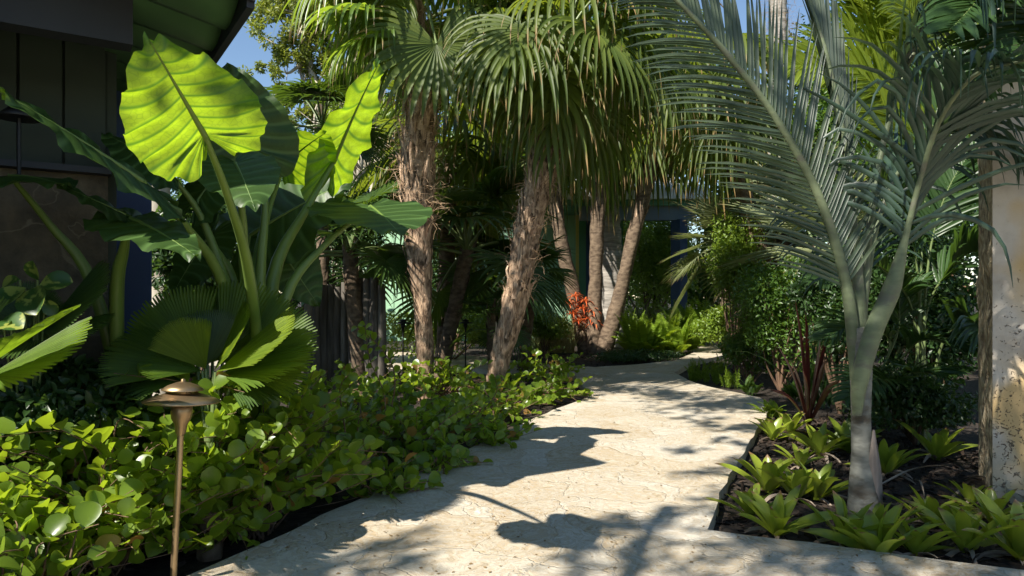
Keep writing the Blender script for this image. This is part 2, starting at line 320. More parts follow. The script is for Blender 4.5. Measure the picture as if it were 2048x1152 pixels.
M_bark_pale = solid('pale_tree_bark', (.28, .24, .18), (.50, .45, .36), .85, (6, 6, 2), .4, .01)
M_fiber = solid('palm_fiber', (.28, .17, .09), (.52, .36, .22), .9)
M_log = solid('weathered_log', (.07, .06, .05), (.17, .15, .125), .95, (14, 14, 2), .9, .02)
M_brass = solid('aged_brass', (.30, .20, .105), (.46, .33, .19), .38, (12, 12, 3), .1, .002, metal=.85, spec=.5)
M_black = solid('black_metal', (.012, .012, .012), (.02, .02, .02), .5)
M_blue = solid('blue_paint', (.035, .065, .16), (.045, .08, .19), .6, (3, 3, 1), .05)
M_bluegrey = solid('blue_grey_paint', (.14, .19, .25), (.18, .23, .29), .6, (3, 3, 1), .05)
M_beam = solid('charcoal_paint', (.022, .025, .030), (.03, .034, .04), .6, (3, 3, 1), .08)
M_dkgreen = solid('dark_green_paint', (.018, .030, .018), (.028, .042, .026), .6, (3, 3, 3), .1)
M_soffit = solid('green_soffit_paint', (.06, .13, .05), (.08, .17, .065), .5, (3, 3, 3), .1)
M_mint = solid('mint_green_paint', (.30, .52, .33), (.36, .58, .38), .7, (4, 4, 2), .1)
M_green = solid('green_paint', (.09, .24, .14), (.11, .28, .17), .6, (4, 4, 2), .1)
M_yellow = solid('yellow_paint', (.60, .50, .12), (.66, .56, .16), .6, (4, 4, 2), .1)
M_white = solid('white_paint', (.72, .74, .74), (.8, .8, .8), .6, (4, 4, 2), .1)
M_glass = solid('dark_window_glass', (.01, .013, .018), (.015, .02, .025), .08, bump=0, spec=.8)
def stone_wall_mat():
    m, N, L = newmat('carved_rock_wall'); tc = nd(N, 'ShaderNodeTexCoord')
    n = nd(N, 'ShaderNodeTexNoise', i_2=9.0, i_3=8.0, i_4=.65); L.new(tc.outputs['Object'], n.inputs[0]); r = ramp(N, [(.3, (.035, .028, .016)), (.7, (.11, .092, .055))]); L.new(n.outputs[0], r.inputs[0])
    w_ = nd(N, 'ShaderNodeTexNoise', i_2=1.5, i_3=4.0); w_.inputs['Distortion'].default_value = 1.5; L.new(tc.outputs['Object'], w_.inputs[0])
    pp = nd(N, 'ShaderNodeMath', operation='PINGPONG', i_1=.09); L.new(w_.outputs[0], pp.inputs[0])
    r2 = ramp(N, [(0.0, 1.0), (.004, .8), (.012, 0.0)]); L.new(pp.outputs[0], r2.inputs[0])
    c = mixc(N, L, r2.outputs[0], r.outputs[0], (.13, .115, .075))
    p = nd(N, 'ShaderNodeBsdfPrincipled'); L.new(c, p.inputs['Base Color']); p.inputs['Roughness'].default_value = .8
    b = nd(N, 'ShaderNodeBump'); b.inputs['Strength'].default_value = .8; b.inputs['Distance'].default_value = .02; L.new(n.outputs[0], b.inputs['Height']); L.new(b.outputs[0], p.inputs['Normal'])
    o = nd(N, 'ShaderNodeOutputMaterial'); L.new(p.outputs[0], o.inputs[0]); return m
M_rock = stone_wall_mat()
def coral_mat():
    m, N, L = newmat('coral_rock'); tc = nd(N, 'ShaderNodeTexCoord')
    n = nd(N, 'ShaderNodeTexNoise', i_2=3.0, i_3=6.0, i_4=.6); L.new(tc.outputs['Object'], n.inputs[0])
    r = ramp(N, [(.35, (.38, .33, .27)), (.5, (.52, .47, .40)), (.7, (.62, .57, .51))]); L.new(n.outputs[0], r.inputs[0])
    n4 = nd(N, 'ShaderNodeTexNoise', i_2=1.6, i_3=3.0); L.new(tc.outputs['Object'], n4.inputs[0]); r4 = ramp(N, [(.5, 0.0), (.6, 1.0)]); L.new(n4.outputs[0], r4.inputs[0])
    sx = nd(N, 'ShaderNodeSeparateXYZ'); L.new(tc.outputs['Object'], sx.inputs[0])
    c = mixc(N, L, r4.outputs[0], r.outputs[0], (.52, .37, .18))
    n2 = nd(N, 'ShaderNodeTexNoise', i_2=48.0, i_3=9.0, i_4=.62); n2.inputs['Distortion'].default_value = .8; L.new(tc.outputs['Object'], n2.inputs[0])
    # pits: fewer above, many near the foot
    rz = nd(N, 'ShaderNodeMapRange'); rz.inputs['From Min'].default_value = 1.3; rz.inputs['From Max'].default_value = .5; rz.inputs['To Min'].default_value = -.07; rz.inputs['To Max'].default_value = .03
    L.new(sx.outputs[2], rz.inputs[0]); ad = nd(N, 'ShaderNodeMath', operation='SUBTRACT'); L.new(n2.outputs[0], ad.inputs[0]); L.new(rz.outputs[0], ad.inputs[1])
    r2 = ramp(N, [(.34, 1.0), (.39, 0.0)]); L.new(ad.outputs[0], r2.inputs[0]); c = mixc(N, L, r2.outputs[0], c, (.20, .15, .10))
    p = nd(N, 'ShaderNodeBsdfPrincipled'); L.new(c, p.inputs['Base Color']); p.inputs['Roughness'].default_value = .9
    h = nd(N, 'ShaderNodeMath', operation='MULTIPLY_ADD', i_1=-1.0); L.new(r2.outputs[0], h.inputs[0]); L.new(n.outputs[0], h.inputs[2])
    b = nd(N, 'ShaderNodeBump'); b.inputs['Strength'].default_value = .9; b.inputs['Distance'].default_value = .015; L.new(h.outputs[0], b.inputs['Height']); L.new(b.outputs[0], p.inputs['Normal'])
    o = nd(N, 'ShaderNodeOutputMaterial'); L.new(p.outputs[0], o.inputs[0]); return m
M_coral = coral_mat()
M_coral_side = solid('ribbed_coral_rock', (.22, .16, .09), (.50, .42, .28), .95, (34, 34, 22), 1.0, .03, c3=(.13, .10, .065), c3s=18)

# ------------------------------------------------------------------ templates
def leaf_template(ts, ws, fold=.18, curl=-.12):
    v = []; f = []
    for i, (t, w_) in enumerate(zip(ts, ws)):
        z = curl*t*t
        v += [(t, -w_, fold*w_*2+z), (t, 0, z), (t, w_, fold*w_*2+z)]
    for i in range(len(ts)-1):
        a = i*3; f += [(a, a+1, a+4, a+3), (a+1, a+2, a+5, a+4)]
    return np.array(v, float), np.array(f, int)
T_coco = leaf_template([0, .08, .22, .4, .58, .75, .88, .96, 1], [.02, .14, .30, .41, .46, .43, .33, .19, .04], .19, -.15)
T_leaf = leaf_template([0, .3, .65, 1], [.03, .22, .2, .01], .2, -.2)
T_small = (np.array([(0, 0, 0), (.5, -.28, .06), (1, 0, -.08), (.5, .28, .06)], float), np.array([(0, 1, 2, 3)], int))

# ------------------------------------------------------------------ ground and path
g = MB(); S = 150
n = 60; xs = np.linspace(-1, 1, n); xs = np.sign(xs)*np.abs(xs)**2.2*S
X, Y = np.meshgrid(xs, xs+6, indexing='ij')
far = np.clip((np.hypot(X, Y-6)-30)/60, 0, 1)
Z = -.065+0*X
i, j = np.meshgrid(np.arange(n-1), np.arange(n-1), indexing='ij')
g.add(np.stack([X, Y, Z], -1).reshape(-1, 3), np.stack([i*n+j, (i+1)*n+j, (i+1)*n+j+1, i*n+j+1], -1).reshape(-1, 4))
tag(g.build('garden_soil', M_soil), kind='structure')

import bmesh
from mathutils.geometry import tessellate_polygon
def path_slab(name, outline, z0, z1, holes=()):
    mb = MB()
    polys = [outline]+list(holes)
    vs = [Vector((p[0], p[1], z1)) for q in polys for p in q]
    tris = tessellate_polygon([[Vector((p[0], p[1], 0)) for p in q] for q in polys])
    tr = []
    for t in tris:
        a, b, c = [vs[k] for k in t]; tr.append(t if (b-a).cross(c-a).z > 0 else t[::-1])
    mb.add([tuple(v_) for v_ in vs], tr)
    for q in polys:
        k = len(q); vv = []
        for p in q: vv += [(p[0], p[1], z0), (p[0], p[1], z1)]
        mb.add(vv, [(2*i, 2*((i+1) % k), 2*((i+1) % k)+1, 2*i+1) for i in range(k)])
    return mb.build(name, M_path, smooth=False)
def gpts(px): return [tuple(G(u, v)[:2]) for u, v in px]
def wob(pts, amp=.012, step=.12):
    out = []
    for k in range(len(pts)):
        a = np.array(pts[k]); b = np.array(pts[(k+1) % len(pts)]); L_ = np.linalg.norm(b-a); m = max(1, min(40, int(L_/step)))
        nn_ = np.array([-(b-a)[1], (b-a)[0]])/(L_+1e-9)
        for i in range(m):
            p = a+(b-a)*i/m; p = p+nn_*amp*mnoise.noise(Vector((p[0]*4, p[1]*4, 0)))*2; out.append(tuple(p))
    return out
left_edge = [(-3.2, -7), (-2.3, -1), (-1.75, 1.2)] + gpts([(370, 1152), (545, 1078), (700, 1005), (870, 930), (1000, 868), (1110, 818), (1190, 790), (1163, 771), (1150, 752)])
branch = gpts([(1000, 741), (860, 731), (600, 724), (300, 722), (300, 700), (640, 700), (860, 706), (960, 713), (1080, 728), (1190, 734), (1270, 729), (1350, 721), (1387, 705), (1380, 690), (1340, 672), (1250, 660), (1250, 652), (1400, 660), (1500, 672), (1530, 684), (1490, 698), (1440, 712), (1385, 724), (1349, 745), (1392, 767), (1450, 780), (1520, 795), (1545, 815)])
right = gpts([(1515, 858), (1440, 985), (1415, 1060), (1500, 1070), (1620, 1085), (1800, 1108), (2048, 1140)])
rest = [(2.46, 2.55), (2.52, 3.3), (2.60, 3.80), (3.3, 4.6), (6, 4.4), (8, 1), (8, -7)]
outline = wob(left_edge+branch+right+rest, .010, .10)
tag(path_slab('stone_path', outline, -.09, 0.0), kind='structure')

# mulch chips (near the camera)
mb = MB(); cs = []
def in_poly(x, y, poly=outline):
    c = False; k = len(poly); j = k-1
    for i in range(k):
        xi, yi = poly[i]; xj, yj = poly[j]
        if (yi > y) != (yj > y) and x < (xj-xi)*(y-yi)/(yj-yi)+xi: c = not c
        j = i
    return c
while len(cs) < 5200:
    r_ = rng.random()
    if r_ < .6: x, y = rng.uniform(.75, 3.2), rng.uniform(2.45, 6)
    elif r_ < .85: x, y = rng.uniform(-2.5, .9), rng.uniform(2, 8)
    else: x, y = rng.uniform(-1, 4), rng.uniform(8.5, 13)
    if not in_poly(x, y): cs.append((x, y, -.062+rng.random()*.012))
d_ = nr.randn(len(cs), 3)*[1, 1, .35]; n_ = nr.randn(len(cs), 3)*.5+[0, 0, 1]
T_chip = leaf_template([0, .5, 1], [.13, .2, .1], .3, .05)
mb.leaves(T_chip, cs, d_, n_, nr.uniform(.02, .06, len(cs)))
tag(mb.build('bark_mulch', M_chip), 'dark bark mulch chips covering the planting beds', 'mulch', kind='stuff')
# little debris on the path
mb = MB(); cs = []
while len(cs) < 240:
    u, v = rng.uniform(450, 1900), rng.uniform(760, 1150); q = G(u, v)
    if in_poly(q.x, q.y): cs.append((q.x, q.y, .003))
mb.leaves(T_small, cs, nr.randn(len(cs), 3)*[1, 1, .1], nr.randn(len(cs), 3)*.2+[0, 0, 1], nr.uniform(.008, .022, len(cs)))
tag(mb.build('leaf_litter', M_dry), 'tiny dry leaf fragments scattered on the stone path', 'leaf litter', kind='stuff')

# ------------------------------------------------------------------ near house (left)
E_far = V(-.55, .835, 0); E_in = V(-.835, -.55, 0); UP = V(0, 0, 1)
K = V(-.96, 2.57, 2.10); LR = 2.3
house = thing('porch_house', 'dark shaded porch house with blue post and scalloped green soffit at left', 'house', (-2.2, 4.0, 0))
def hp(a, b, z): return K*1+E_far*a+E_in*b+V(0, 0, z-K.z)   # a along the eave, b inwards
mb = MB()   # roof slab, rising inwards
def quadslab(mb, c4, th, mat=0):
    lo = [np.array(c) for c in c4]; hi = [c+np.array([0, 0, th]) for c in lo]
    mb.add(lo+hi, [[0, 3, 2, 1], [4, 5, 6, 7], [0, 1, 5, 4], [1, 2, 6, 5], [2, 3, 7, 6], [3, 0, 4, 7]], mat)
sl_ = .20
quadslab(mb, [hp(0, 0, 2.14), hp(0, 3.4, 2.14+3.4*sl_), hp(LR, 3.4, 2.14+3.4*sl_), hp(LR, 0, 2.14)], .025)
mb.build('roof', M_beam, house, smooth=False)
mb = MB()
mb.box(hp(LR/2, .012, 2.11), E_far, E_in, UP, LR/2+.01, .014, .05)
mb.box(hp(-.014, 1.6, 2.13+.15), E_in, E_far, UP, .02, .012, .02)
quadslab(mb, [hp(-.03, 0, 2.08), hp(-.03, 3.4, 2.08+3.4*sl_), hp(-.003, 3.4, 2.08+3.4*sl_), hp(-.003, 0, 2.08)], .085)
mb.build('fascia', M_beam, house, smooth=False)
for k in range(7):                       # lapped rounded soffit boards
    mb = MB(); a0 = -.0+k*.30; w_ = .36; pts = []; n1, n2 = 9, 14
    for i in range(n1):
        for j in range(n2):
            s = i/(n1-1); t = j/(n2-1)
            b = .03+1.25*t; edge = (1-min(1, t/.25))**2*.10   # rounded outer corner
            a = a0+edge+(w_-edge)*s
            z = 2.125+b*sl_-.04*s-.022*math.sin(math.pi*s)
            pts.append(hp(a, b, z))
    f = [(i*n2+j, i*n2+j+1, (i+1)*n2+j+1, (i+1)*n2+j) for i in range(n1-1) for j in range(n2-1)]
    mb.add([tuple(p) for p in pts], f)
    o = mb.build('soffit_board', M_soffit, house); md = o.modifiers.new('s', 'SOLIDIFY'); md.thickness = .012
B0 = P(261, 600, 4.0); B0.z = 0     # post foot
pc = V(B0.x, B0.y, 0)
mb = MB(); mb.box(pc+V(0, 0, 1.06), E_in, E_far, UP, .10, .10, 1.12)
o = mb.build('post', M_blue, house, smooth=False); md = o.modifiers.new('b', 'BEVEL'); md.width = .006
def hbox(mb, a, b0, b1, z0, z1, th): mb.box(hp(a, (b0+b1)/2, (z0+z1)/2), E_in, E_far, UP, abs(b1-b0)/2, th, (z1-z0)/2)
mb = MB()
for k in range(9): b0 = .36+k*.33; hbox(mb, .47, b0, b0+.331, 1.985, 2.14+b0*sl_, .05)
mb.build('beam', M_beam, house, smooth=False)
AW = 1.12; mb = MB()
for k in range(18): b0 = .42+k*.17; hbox(mb, AW, b0, b0+.158, 1.585, 2.14+b0*sl_, .016)
hbox(mb, AW+.035, .38, 3.5, .0, 2.24, .012); mb.box(hp(1.5, .39, 1.1), E_far, E_in, UP, .36, .02, 1.13); mb.build('board_wall', M_dkgreen, house, smooth=False)
mb = MB(); hbox(mb, AW-.05, .40, 3.5, 1.555, 1.583, .075); mb.build('ledge', M_beam, house, smooth=False)
mb = MB(); hbox(mb, AW-.02, .41, 3.5, -.08, 1.553, .04); mb.build('rock_wall', M_rock, house, smooth=False)
mb = MB(); mb.box(hp(-1.0, 3.45, 1.4), E_far, E_in, UP, 2.2, .05, 1.5); mb.build('side_wall', M_dkgreen, house, smooth=False)
# pendant lamp hanging under the porch
q = P(38, 232, 2.85)
lt = thing('porch_lantern', 'dark conical porch lantern on a rod by the green board wall', 'lantern', q)
mb = MB(); mb.lathe(q, [(.002, .07), (.02, .05), (.05, .02), (.085, -.01), (.08, -.012), (.0, -.01)], 24); mb.build('shade', M_black, lt)
mb = MB(); mb.tube([q+V(0, 0, -.26), q+V(0, 0, -.01)], .008, 8); mb.lathe(q, [(.001, -.27), (.03, -.27), (.028, -.255), (.005, -.25)], 16); mb.build('rod', M_black, lt)

# ------------------------------------------------------------------ path lights
def path_light(foot, top, r, mat, label, group, bottom_extra=.05):
    foot = Vector(foot); top = Vector(top); ax = (top-foot).normalized()
    t = thing('path_light', label, 'path light', foot, group); s = r/.125
    mb = MB(); Lh = (top-foot).length
    mb.tube([foot-ax*bottom_extra, foot+ax*(Lh-.17*s)], .0115*s, 16); o = mb.build('stem', mat, t)
    mb = MB(); mb.lathe(top, [(.0115*s, -.175*s), (.017*s, -.165*s), (.022*s, -.135*s), (.033*s, -.115*s), (.036*s, -.095*s), (.036*s, -.055*s), (.030*s, -.055*s)], 28, ax); mb.build('socket', mat, t)
    mb = MB(); mb.lathe(top, [(.128*s, -.055*s), (.129*s, -.053*s), (.10*s, -.041*s), (.06*s, -.027*s), (.045*s, -.022*s), (.044*s, -.026*s), (.10*s, -.046*s), (.126*s, -.057*s), (.128*s, -.055*s)], 40, ax); mb.build('lower_shade', mat, t)
    mb = MB(); mb.lathe(top, [(.069*s, -.014*s), (.070*s, -.012*s), (.05*s, .002*s), (.025*s, .012*s), (.008*s, .016*s), (.007*s, .024*s), (.001*s, .027*s)], 36, ax)
    mb.lathe(top, [(.035*s, -.04*s), (.035*s, -.014*s), (.069*s, -.015*s)], 24, ax); mb.build('cap', mat, t)
    return t
foot = G(345, 1158); foot.z = -.06
path_light(foot, P(366, 772, 2.46), .125, M_brass, 'brass mushroom path light rising out of the round-leaved shrubs', 'garden path lights')
def far_light(u, v0, v1, d, label):
    a = P(u, v0, d); path_light((a.x, a.y, max(a.z, -.06)), P(u, v1, d), .1, M_black, label, 'garden path lights')
far_light(806, 745, 640, 8.6, 'black path light left of the shaggy upright palm trunk')
far_light(931, 745, 640, 9.6, 'black path light between the two shaggy palm trunks')

# ------------------------------------------------------------------ elephant ear
MARG = np.array([(0, -.02), (.045, -.16), (.13, -.34), (.24, -.37), (.35, -.24), (.41, -.05), (.42, .14), (.385, .34), (.31, .54), (.21, .74), (.10, .90), (0, 1.0)])
def ear_leaf(mb, att, tip, nh, wf=1.0, bend=.12, cup=.15, ruf=.022, seed=0, nv=13, rnd=.5):
    att = np.array(att); tip = np.array(tip); X_ = tip-att; Ln = np.linalg.norm(X_); X_ = X_/Ln
    nh = np.array(nh, float); N_ = nrm(nh-X_*np.dot(nh, X_)); S_ = np.cross(N_, X_)
    rows = nv*4+1; cols = 11; rg = random.Random(seed)
    m_ = catm([(a, b, 0) for a, b in MARG], rows)
    lenm = np.linspace(0, 1, rows)
    for side in (-1, 1):
        vs = []; uv = []
        ph = rg.uniform(0, 6); wv = wf*rg.uniform(.95, 1.05)
        for i in range(rows):
            m = lenm[i]; oy = max(0, (m-.38)/.62)**.95*.98
            ex, ey = m_[i][0], m_[i][1]
            vein = i/4.0
            ripple = math.cos(vein*2*math.pi)
            for j in range(cols):
                s = j/(cols-1)
                x = oy+(ey-oy)*(s**1.0)+.04*math.sin(math.pi*s)*(-1 if m > .38 else 0); y = ex*s
                out = 1+.014*s*s*math.cos(vein*2*math.pi+ph)+.06*s*s*mnoise.noise(Vector((m*11, seed, side)))
                y *= out
                z = -cup*abs(y)*1.2 + (-.10*(ripple*.25)*math.sin(math.pi*min(1, s*1.0))**.5*.35) + ruf*s**4*math.sin(vein*2*math.pi*.5+ph+math.sin(i*.7))*1.6
                z += ruf*.8*s*s*mnoise.noise(Vector((x*5+seed, y*5, side)))
                xx = x; zz = z-bend*max(0, x)**2 - .25*bend*(min(0, x)**2)*4
                p = att+(X_*xx+S_*side*y*wv+N_*zz)*Ln
                vs.append(p); uv.append((s, vein))
        f = [(i*cols+j, i*cols+j+1, (i+1)*cols+j+1, (i+1)*cols+j) for i in range(rows-1) for j in range(cols-1)]
        if side < 0: f = [q[::-1] for q in f]
        mb.add(vs, f, 0, rnd, uv)
    # midrib
    ts = np.linspace(0, .97, 12); pts = [att+(X_*t+N_*(-bend*t*t-.004))*Ln for t in ts]
    mb.tube(pts, lin([.013, .008, .004, .002], 12)*Ln/.6, 8, 1, .6)
def ear_plant(label, base, leaves, group='elephant ear plants'):
    base = Vector(base); t = thing('elephant_ear_plant', label, 'plant', base, group)
    mb = MB(); mb.tube([base, base+V(.01, 0, .3), base+V(.02, .01, .58)], [.06, .065, .05], 10, 0, .3, .15); mb.build('stem', M_stalk, t)
    for k, L_ in enumerate(leaves):
        att = P(*L_['a']); tip = P(*L_['t']); mid = L_.get('m')
        b = base+V(rng.uniform(-.04, .04), rng.uniform(-.03, .03), .42)
        pts = [b]+([P(*q) for q in mid] if mid else [b.lerp(att, .5)+V(0, 0, .05)])+[att]
        mb = MB(); w0, w1 = L_.get('r', (.026, .009)); mb.tube(catm(pts, 16), lin([w0*1.25, w0, w0*.6, w1], 16), 10, 0, rng.random()); st = mb.build('leaf_stalk', M_stalk, t)
        mb = MB(); ear_leaf(mb, att, tip, L_['n'], L_.get('w', 1), L_.get('b', .12), L_.get('c', .12), L_.get('ruf', .022), k*3+1, L_.get('nv', 12), L_.get('rnd', rng.random()))
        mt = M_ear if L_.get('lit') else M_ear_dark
        mb.build('leaf_blade', [mt, M_stalk], st)
    return t
nb = (-.5, .6, .62)
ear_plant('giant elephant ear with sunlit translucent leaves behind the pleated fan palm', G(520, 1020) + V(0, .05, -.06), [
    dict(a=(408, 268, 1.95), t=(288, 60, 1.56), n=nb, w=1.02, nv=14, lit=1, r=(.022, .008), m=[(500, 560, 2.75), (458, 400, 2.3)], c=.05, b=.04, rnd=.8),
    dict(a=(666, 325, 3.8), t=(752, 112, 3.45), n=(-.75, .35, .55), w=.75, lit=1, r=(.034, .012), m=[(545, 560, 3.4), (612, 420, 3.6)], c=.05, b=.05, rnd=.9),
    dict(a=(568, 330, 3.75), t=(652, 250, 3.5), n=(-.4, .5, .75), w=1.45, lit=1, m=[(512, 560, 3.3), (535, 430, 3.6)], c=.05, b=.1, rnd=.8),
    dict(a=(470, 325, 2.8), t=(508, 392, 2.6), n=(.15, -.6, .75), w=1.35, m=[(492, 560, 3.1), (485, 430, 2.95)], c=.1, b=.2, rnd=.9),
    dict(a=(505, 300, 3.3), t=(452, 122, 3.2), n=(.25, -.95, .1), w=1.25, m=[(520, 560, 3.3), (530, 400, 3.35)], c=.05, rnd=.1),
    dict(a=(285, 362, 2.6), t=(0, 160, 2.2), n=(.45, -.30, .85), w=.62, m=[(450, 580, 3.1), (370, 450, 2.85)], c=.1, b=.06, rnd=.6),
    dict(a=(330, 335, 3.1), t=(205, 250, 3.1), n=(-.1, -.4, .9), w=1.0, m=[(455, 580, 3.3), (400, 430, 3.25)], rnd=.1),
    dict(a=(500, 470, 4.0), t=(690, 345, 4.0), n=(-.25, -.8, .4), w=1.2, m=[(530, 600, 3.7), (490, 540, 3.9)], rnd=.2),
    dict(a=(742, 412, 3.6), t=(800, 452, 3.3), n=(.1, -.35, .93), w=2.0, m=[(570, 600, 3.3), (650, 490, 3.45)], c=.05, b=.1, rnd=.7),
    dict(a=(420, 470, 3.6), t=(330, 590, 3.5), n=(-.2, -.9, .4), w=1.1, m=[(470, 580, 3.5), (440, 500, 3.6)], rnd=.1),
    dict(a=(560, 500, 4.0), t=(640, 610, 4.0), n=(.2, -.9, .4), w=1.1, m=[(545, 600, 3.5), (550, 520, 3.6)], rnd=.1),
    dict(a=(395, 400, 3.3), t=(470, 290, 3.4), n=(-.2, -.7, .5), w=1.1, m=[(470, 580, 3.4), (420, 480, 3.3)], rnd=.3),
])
ear_plant('darker elephant ear with drooping leaves in front of the blue porch post', G(228, 1045) + V(0, .05, -.06), [
    dict(a=(262, 436, 2.7), t=(398, 492, 2.45), n=(.1, -.35, .9), w=.75, m=[(232, 590, 2.9), (245, 500, 2.8)], c=.1, b=.1, rnd=.6),
    dict(a=(258, 432, 2.72), t=(108, 358, 2.6), n=(.15, -.30, .95), w=.8, m=[(235, 590, 2.95), (250, 500, 2.85)], c=.1, b=.05, rnd=.5),
    dict(a=(20, 352, 2.7), t=(125, 345, 2.5), n=(.2, -.3, .9), w=1.2, m=[(185, 570, 3.0), (100, 450, 2.9)], rnd=.1),
])

# ------------------------------------------------------------------ palmate leaf
def fan(mb, hub, D, Nn, Rr, nseg=24, spread=200, joined=.5, droop=.5, mat=0, rg=None, fold=.35, vary=.06, tipw=.0, edgeshort=.75, gap=0.0, npts=8, over=1.0, cup=.12):
    rg = rg or rng; hub = np.array(hub, float); D = nrm(np.array(D, float)); Nn = np.array(Nn, float); Nn = nrm(Nn-D*np.dot(Nn, D)); S_ = np.cross(Nn, D)
    sp = math.radians(spread); da = sp/nseg
    for k in range(nseg):
        a = -sp/2+(k+.5)*da; L_ = Rr*(1-(1-edgeshort)*abs(a/(sp/2))**1.5)*(1+rg.uniform(-vary, vary)*(2.2 if droop > 1 else 1))
        d = D*math.cos(a)+S_*math.sin(a)+Nn*cup*abs(math.sin(a)); d = nrm(d)
        pts = [hub.copy()]; st = L_/(npts-1); cur = d.copy(); ww = [0.0]
        dj = droop*(1+rg.uniform(-.45, .35))
        for i in range(1, npts):
            t = i/(npts-1)
            if t > joined*.6: cur = nrm(cur+np.array([0, 0, -1.])*dj*(t-joined*.6)*1.2/npts*8*.35)
            pts.append(pts[-1]+cur*st)
            rj = min(t, joined)*L_; w_ = 2*rj*math.sin(da/2)*1.06*over
            if t > joined: w_ *= max(tipw, 1-((t-joined)/(1-joined))**1.6)
            ww.append(max(w_, .0015))
        mb.strip(pts, ww, Nn if droop < .3 else nrm(Nn+d*.3), fold, mat, rg.random())
def fan_frond(mb, o, az, el, Lp, Rr, rg, droop=.6, joined=.45, nseg=26, spread=230, tilt=.0, sag=.25, mat=0, pmat=1, pw=.012, over=1.0, npts=8):
    hd = np.array([math.cos(az), math.sin(az), 0]); pts = []; e = el; p = np.array(o, float); cur = p
    for i in range(7):
        pts.append(cur); dv = hd*math.cos(e)+np.array([0, 0, 1])*math.sin(e); cur = cur+dv*Lp/6; e -= sag/6
    mb.tube(pts, lin([pw*1.6, pw, pw*.8], 7), 6, pmat, rg.random(), cap=False)
    e2 = e-tilt; D = hd*math.cos(e2)+np.array([0, 0, 1])*math.sin(e2); Nn = -hd*math.sin(e2)+np.array([0, 0, 1])*math.cos(e2)
    fan(mb, pts[-1], D, Nn, Rr, nseg, spread, joined, droop, mat, rg, npts=npts, over=over)

# pleated fan palms (near, left)
def licuala(label, base, fans, mat=M_lic):
    t = thing('pleated_fan_palm', label, 'palm', base, 'pleated fan palms')
    mb = MB(); mb.tube([Vector(base), Vector(base)+V(0, 0, .35)], [.05, .035], 10, 0, .5, .2); mb.build('trunk', M_bark_dk, t)
    for k, f_ in enumerate(fans):
        hub = P(*f_['h']); tip = P(*f_['t']); mb = MB(); b = Vector(base)+V(0, 0, .3)
        mb.tube(catm([b, b.lerp(hub, .5)+V(0, 0, .04), hub], 8), .007, 6, 1, .5, cap=False)
        fan(mb, hub, tip-hub, f_['n'], (tip-hub).length*f_.get('k', 1.0), f_.get('s', 44), f_.get('sp', 130), f_.get('j', .9), f_.get('dr', .12), 0, random.Random(k+50), .42, .02, .4, f_.get('e', .93), npts=9, cup=.12)
        mb.build('frond', [mat, M_pet] if not f_.get('mat') else [f_['mat'], M_pet], t)
    return t
licuala('broad pleated fan palm with jagged leaf edges beside the brass path light', G(420, 1085)+V(0, 0, -.06), [
    dict(h=(395, 725, 3.0), t=(285, 610, 3.0), n=(-.3, -.85, .45), sp=120),
    dict(h=(410, 725, 3.05), t=(375, 578, 3.15), n=(-.1, -.9, .4), sp=110),
    dict(h=(425, 725, 3.05), t=(480, 578, 3.15), n=(.1, -.9, .4), sp=110),
    dict(h=(445, 725, 3.0), t=(585, 608, 3.05), n=(.2, -.85, .45), sp=110),
    dict(h=(470, 735, 2.9), t=(635, 668, 2.9), n=(.1, -.75, .6), sp=100),
    dict(h=(412, 738, 2.85), t=(345, 640, 2.75), n=(-.3, -.6, .7), sp=75, mat=M_lic_yel),
    dict(h=(405, 742, 2.85), t=(275, 725, 2.75), n=(-.1, -.45, .9), sp=80, dr=.35),
    dict(h=(428, 742, 2.85), t=(500, 632, 2.72), n=(-.1, -.6, .8), sp=70, mat=M_lic_yel),
    dict(h=(432, 744, 2.8), t=(585, 660, 2.68), n=(0, -.5, .85), sp=64, mat=M_lic_yel),
    dict(h=(440, 748, 2.85), t=(610, 720, 2.75), n=(0, -.4, .9), sp=80, dr=.35),
    dict(h=(395, 745, 2.9), t=(215, 690, 2.85), n=(-.2, -.5, .85), sp=90, dr=.3),
    dict(h=(395, 750, 2.9), t=(245, 770, 2.8), n=(-.1, -.4, .9), sp=80, mat=M_lic_dark, dr=.5),
    dict(h=(440, 750, 2.95), t=(600, 775, 2.85), n=(.1, -.4, .9), sp=80, mat=M_lic_dark, dr=.5),
    dict(h=(415, 730, 2.95), t=(430, 618, 3.0), n=(.05, -.85, .5), sp=100, mat=M_lic_dark),
])
licuala('pleated fan palm at the left edge with one sunlit leaf tip', G(-60, 1060)+V(0, 0, -.06), [
    dict(h=(-25, 752, 2.25), t=(150, 705, 2.15), n=(-.1, -.5, .85), sp=75, s=26, j=.84),
    dict(h=(-30, 735, 2.2), t=(75, 655, 1.95), n=(-.4, -.2, .9), sp=50, s=10),
    dict(h=(-60, 700, 2.4), t=(-120, 590, 2.4), n=(-.1, -.6, .75), sp=120),
])
licuala('dark pleated fan palm below the carved rock wall', G(100, 1075)+V(0, 0, -.06), [
    dict(h=(85, 660, 2.75), t=(215, 575, 2.65), n=(-.2, -.6, .7), sp=90, mat=M_lic_dark),
    dict(h=(75, 665, 2.7), t=(125, 700, 2.5), n=(0, -.4, .9), sp=120, mat=M_lic_dark),
    dict(h=(60, 660, 2.75), t=(-30, 590, 2.7), n=(-.1, -.6, .7), sp=120, mat=M_lic_dark),
    dict(h=(60, 655, 2.75), t=(60, 560, 2.75), n=(0, -.8, .5), sp=120, mat=M_lic_dark),
])
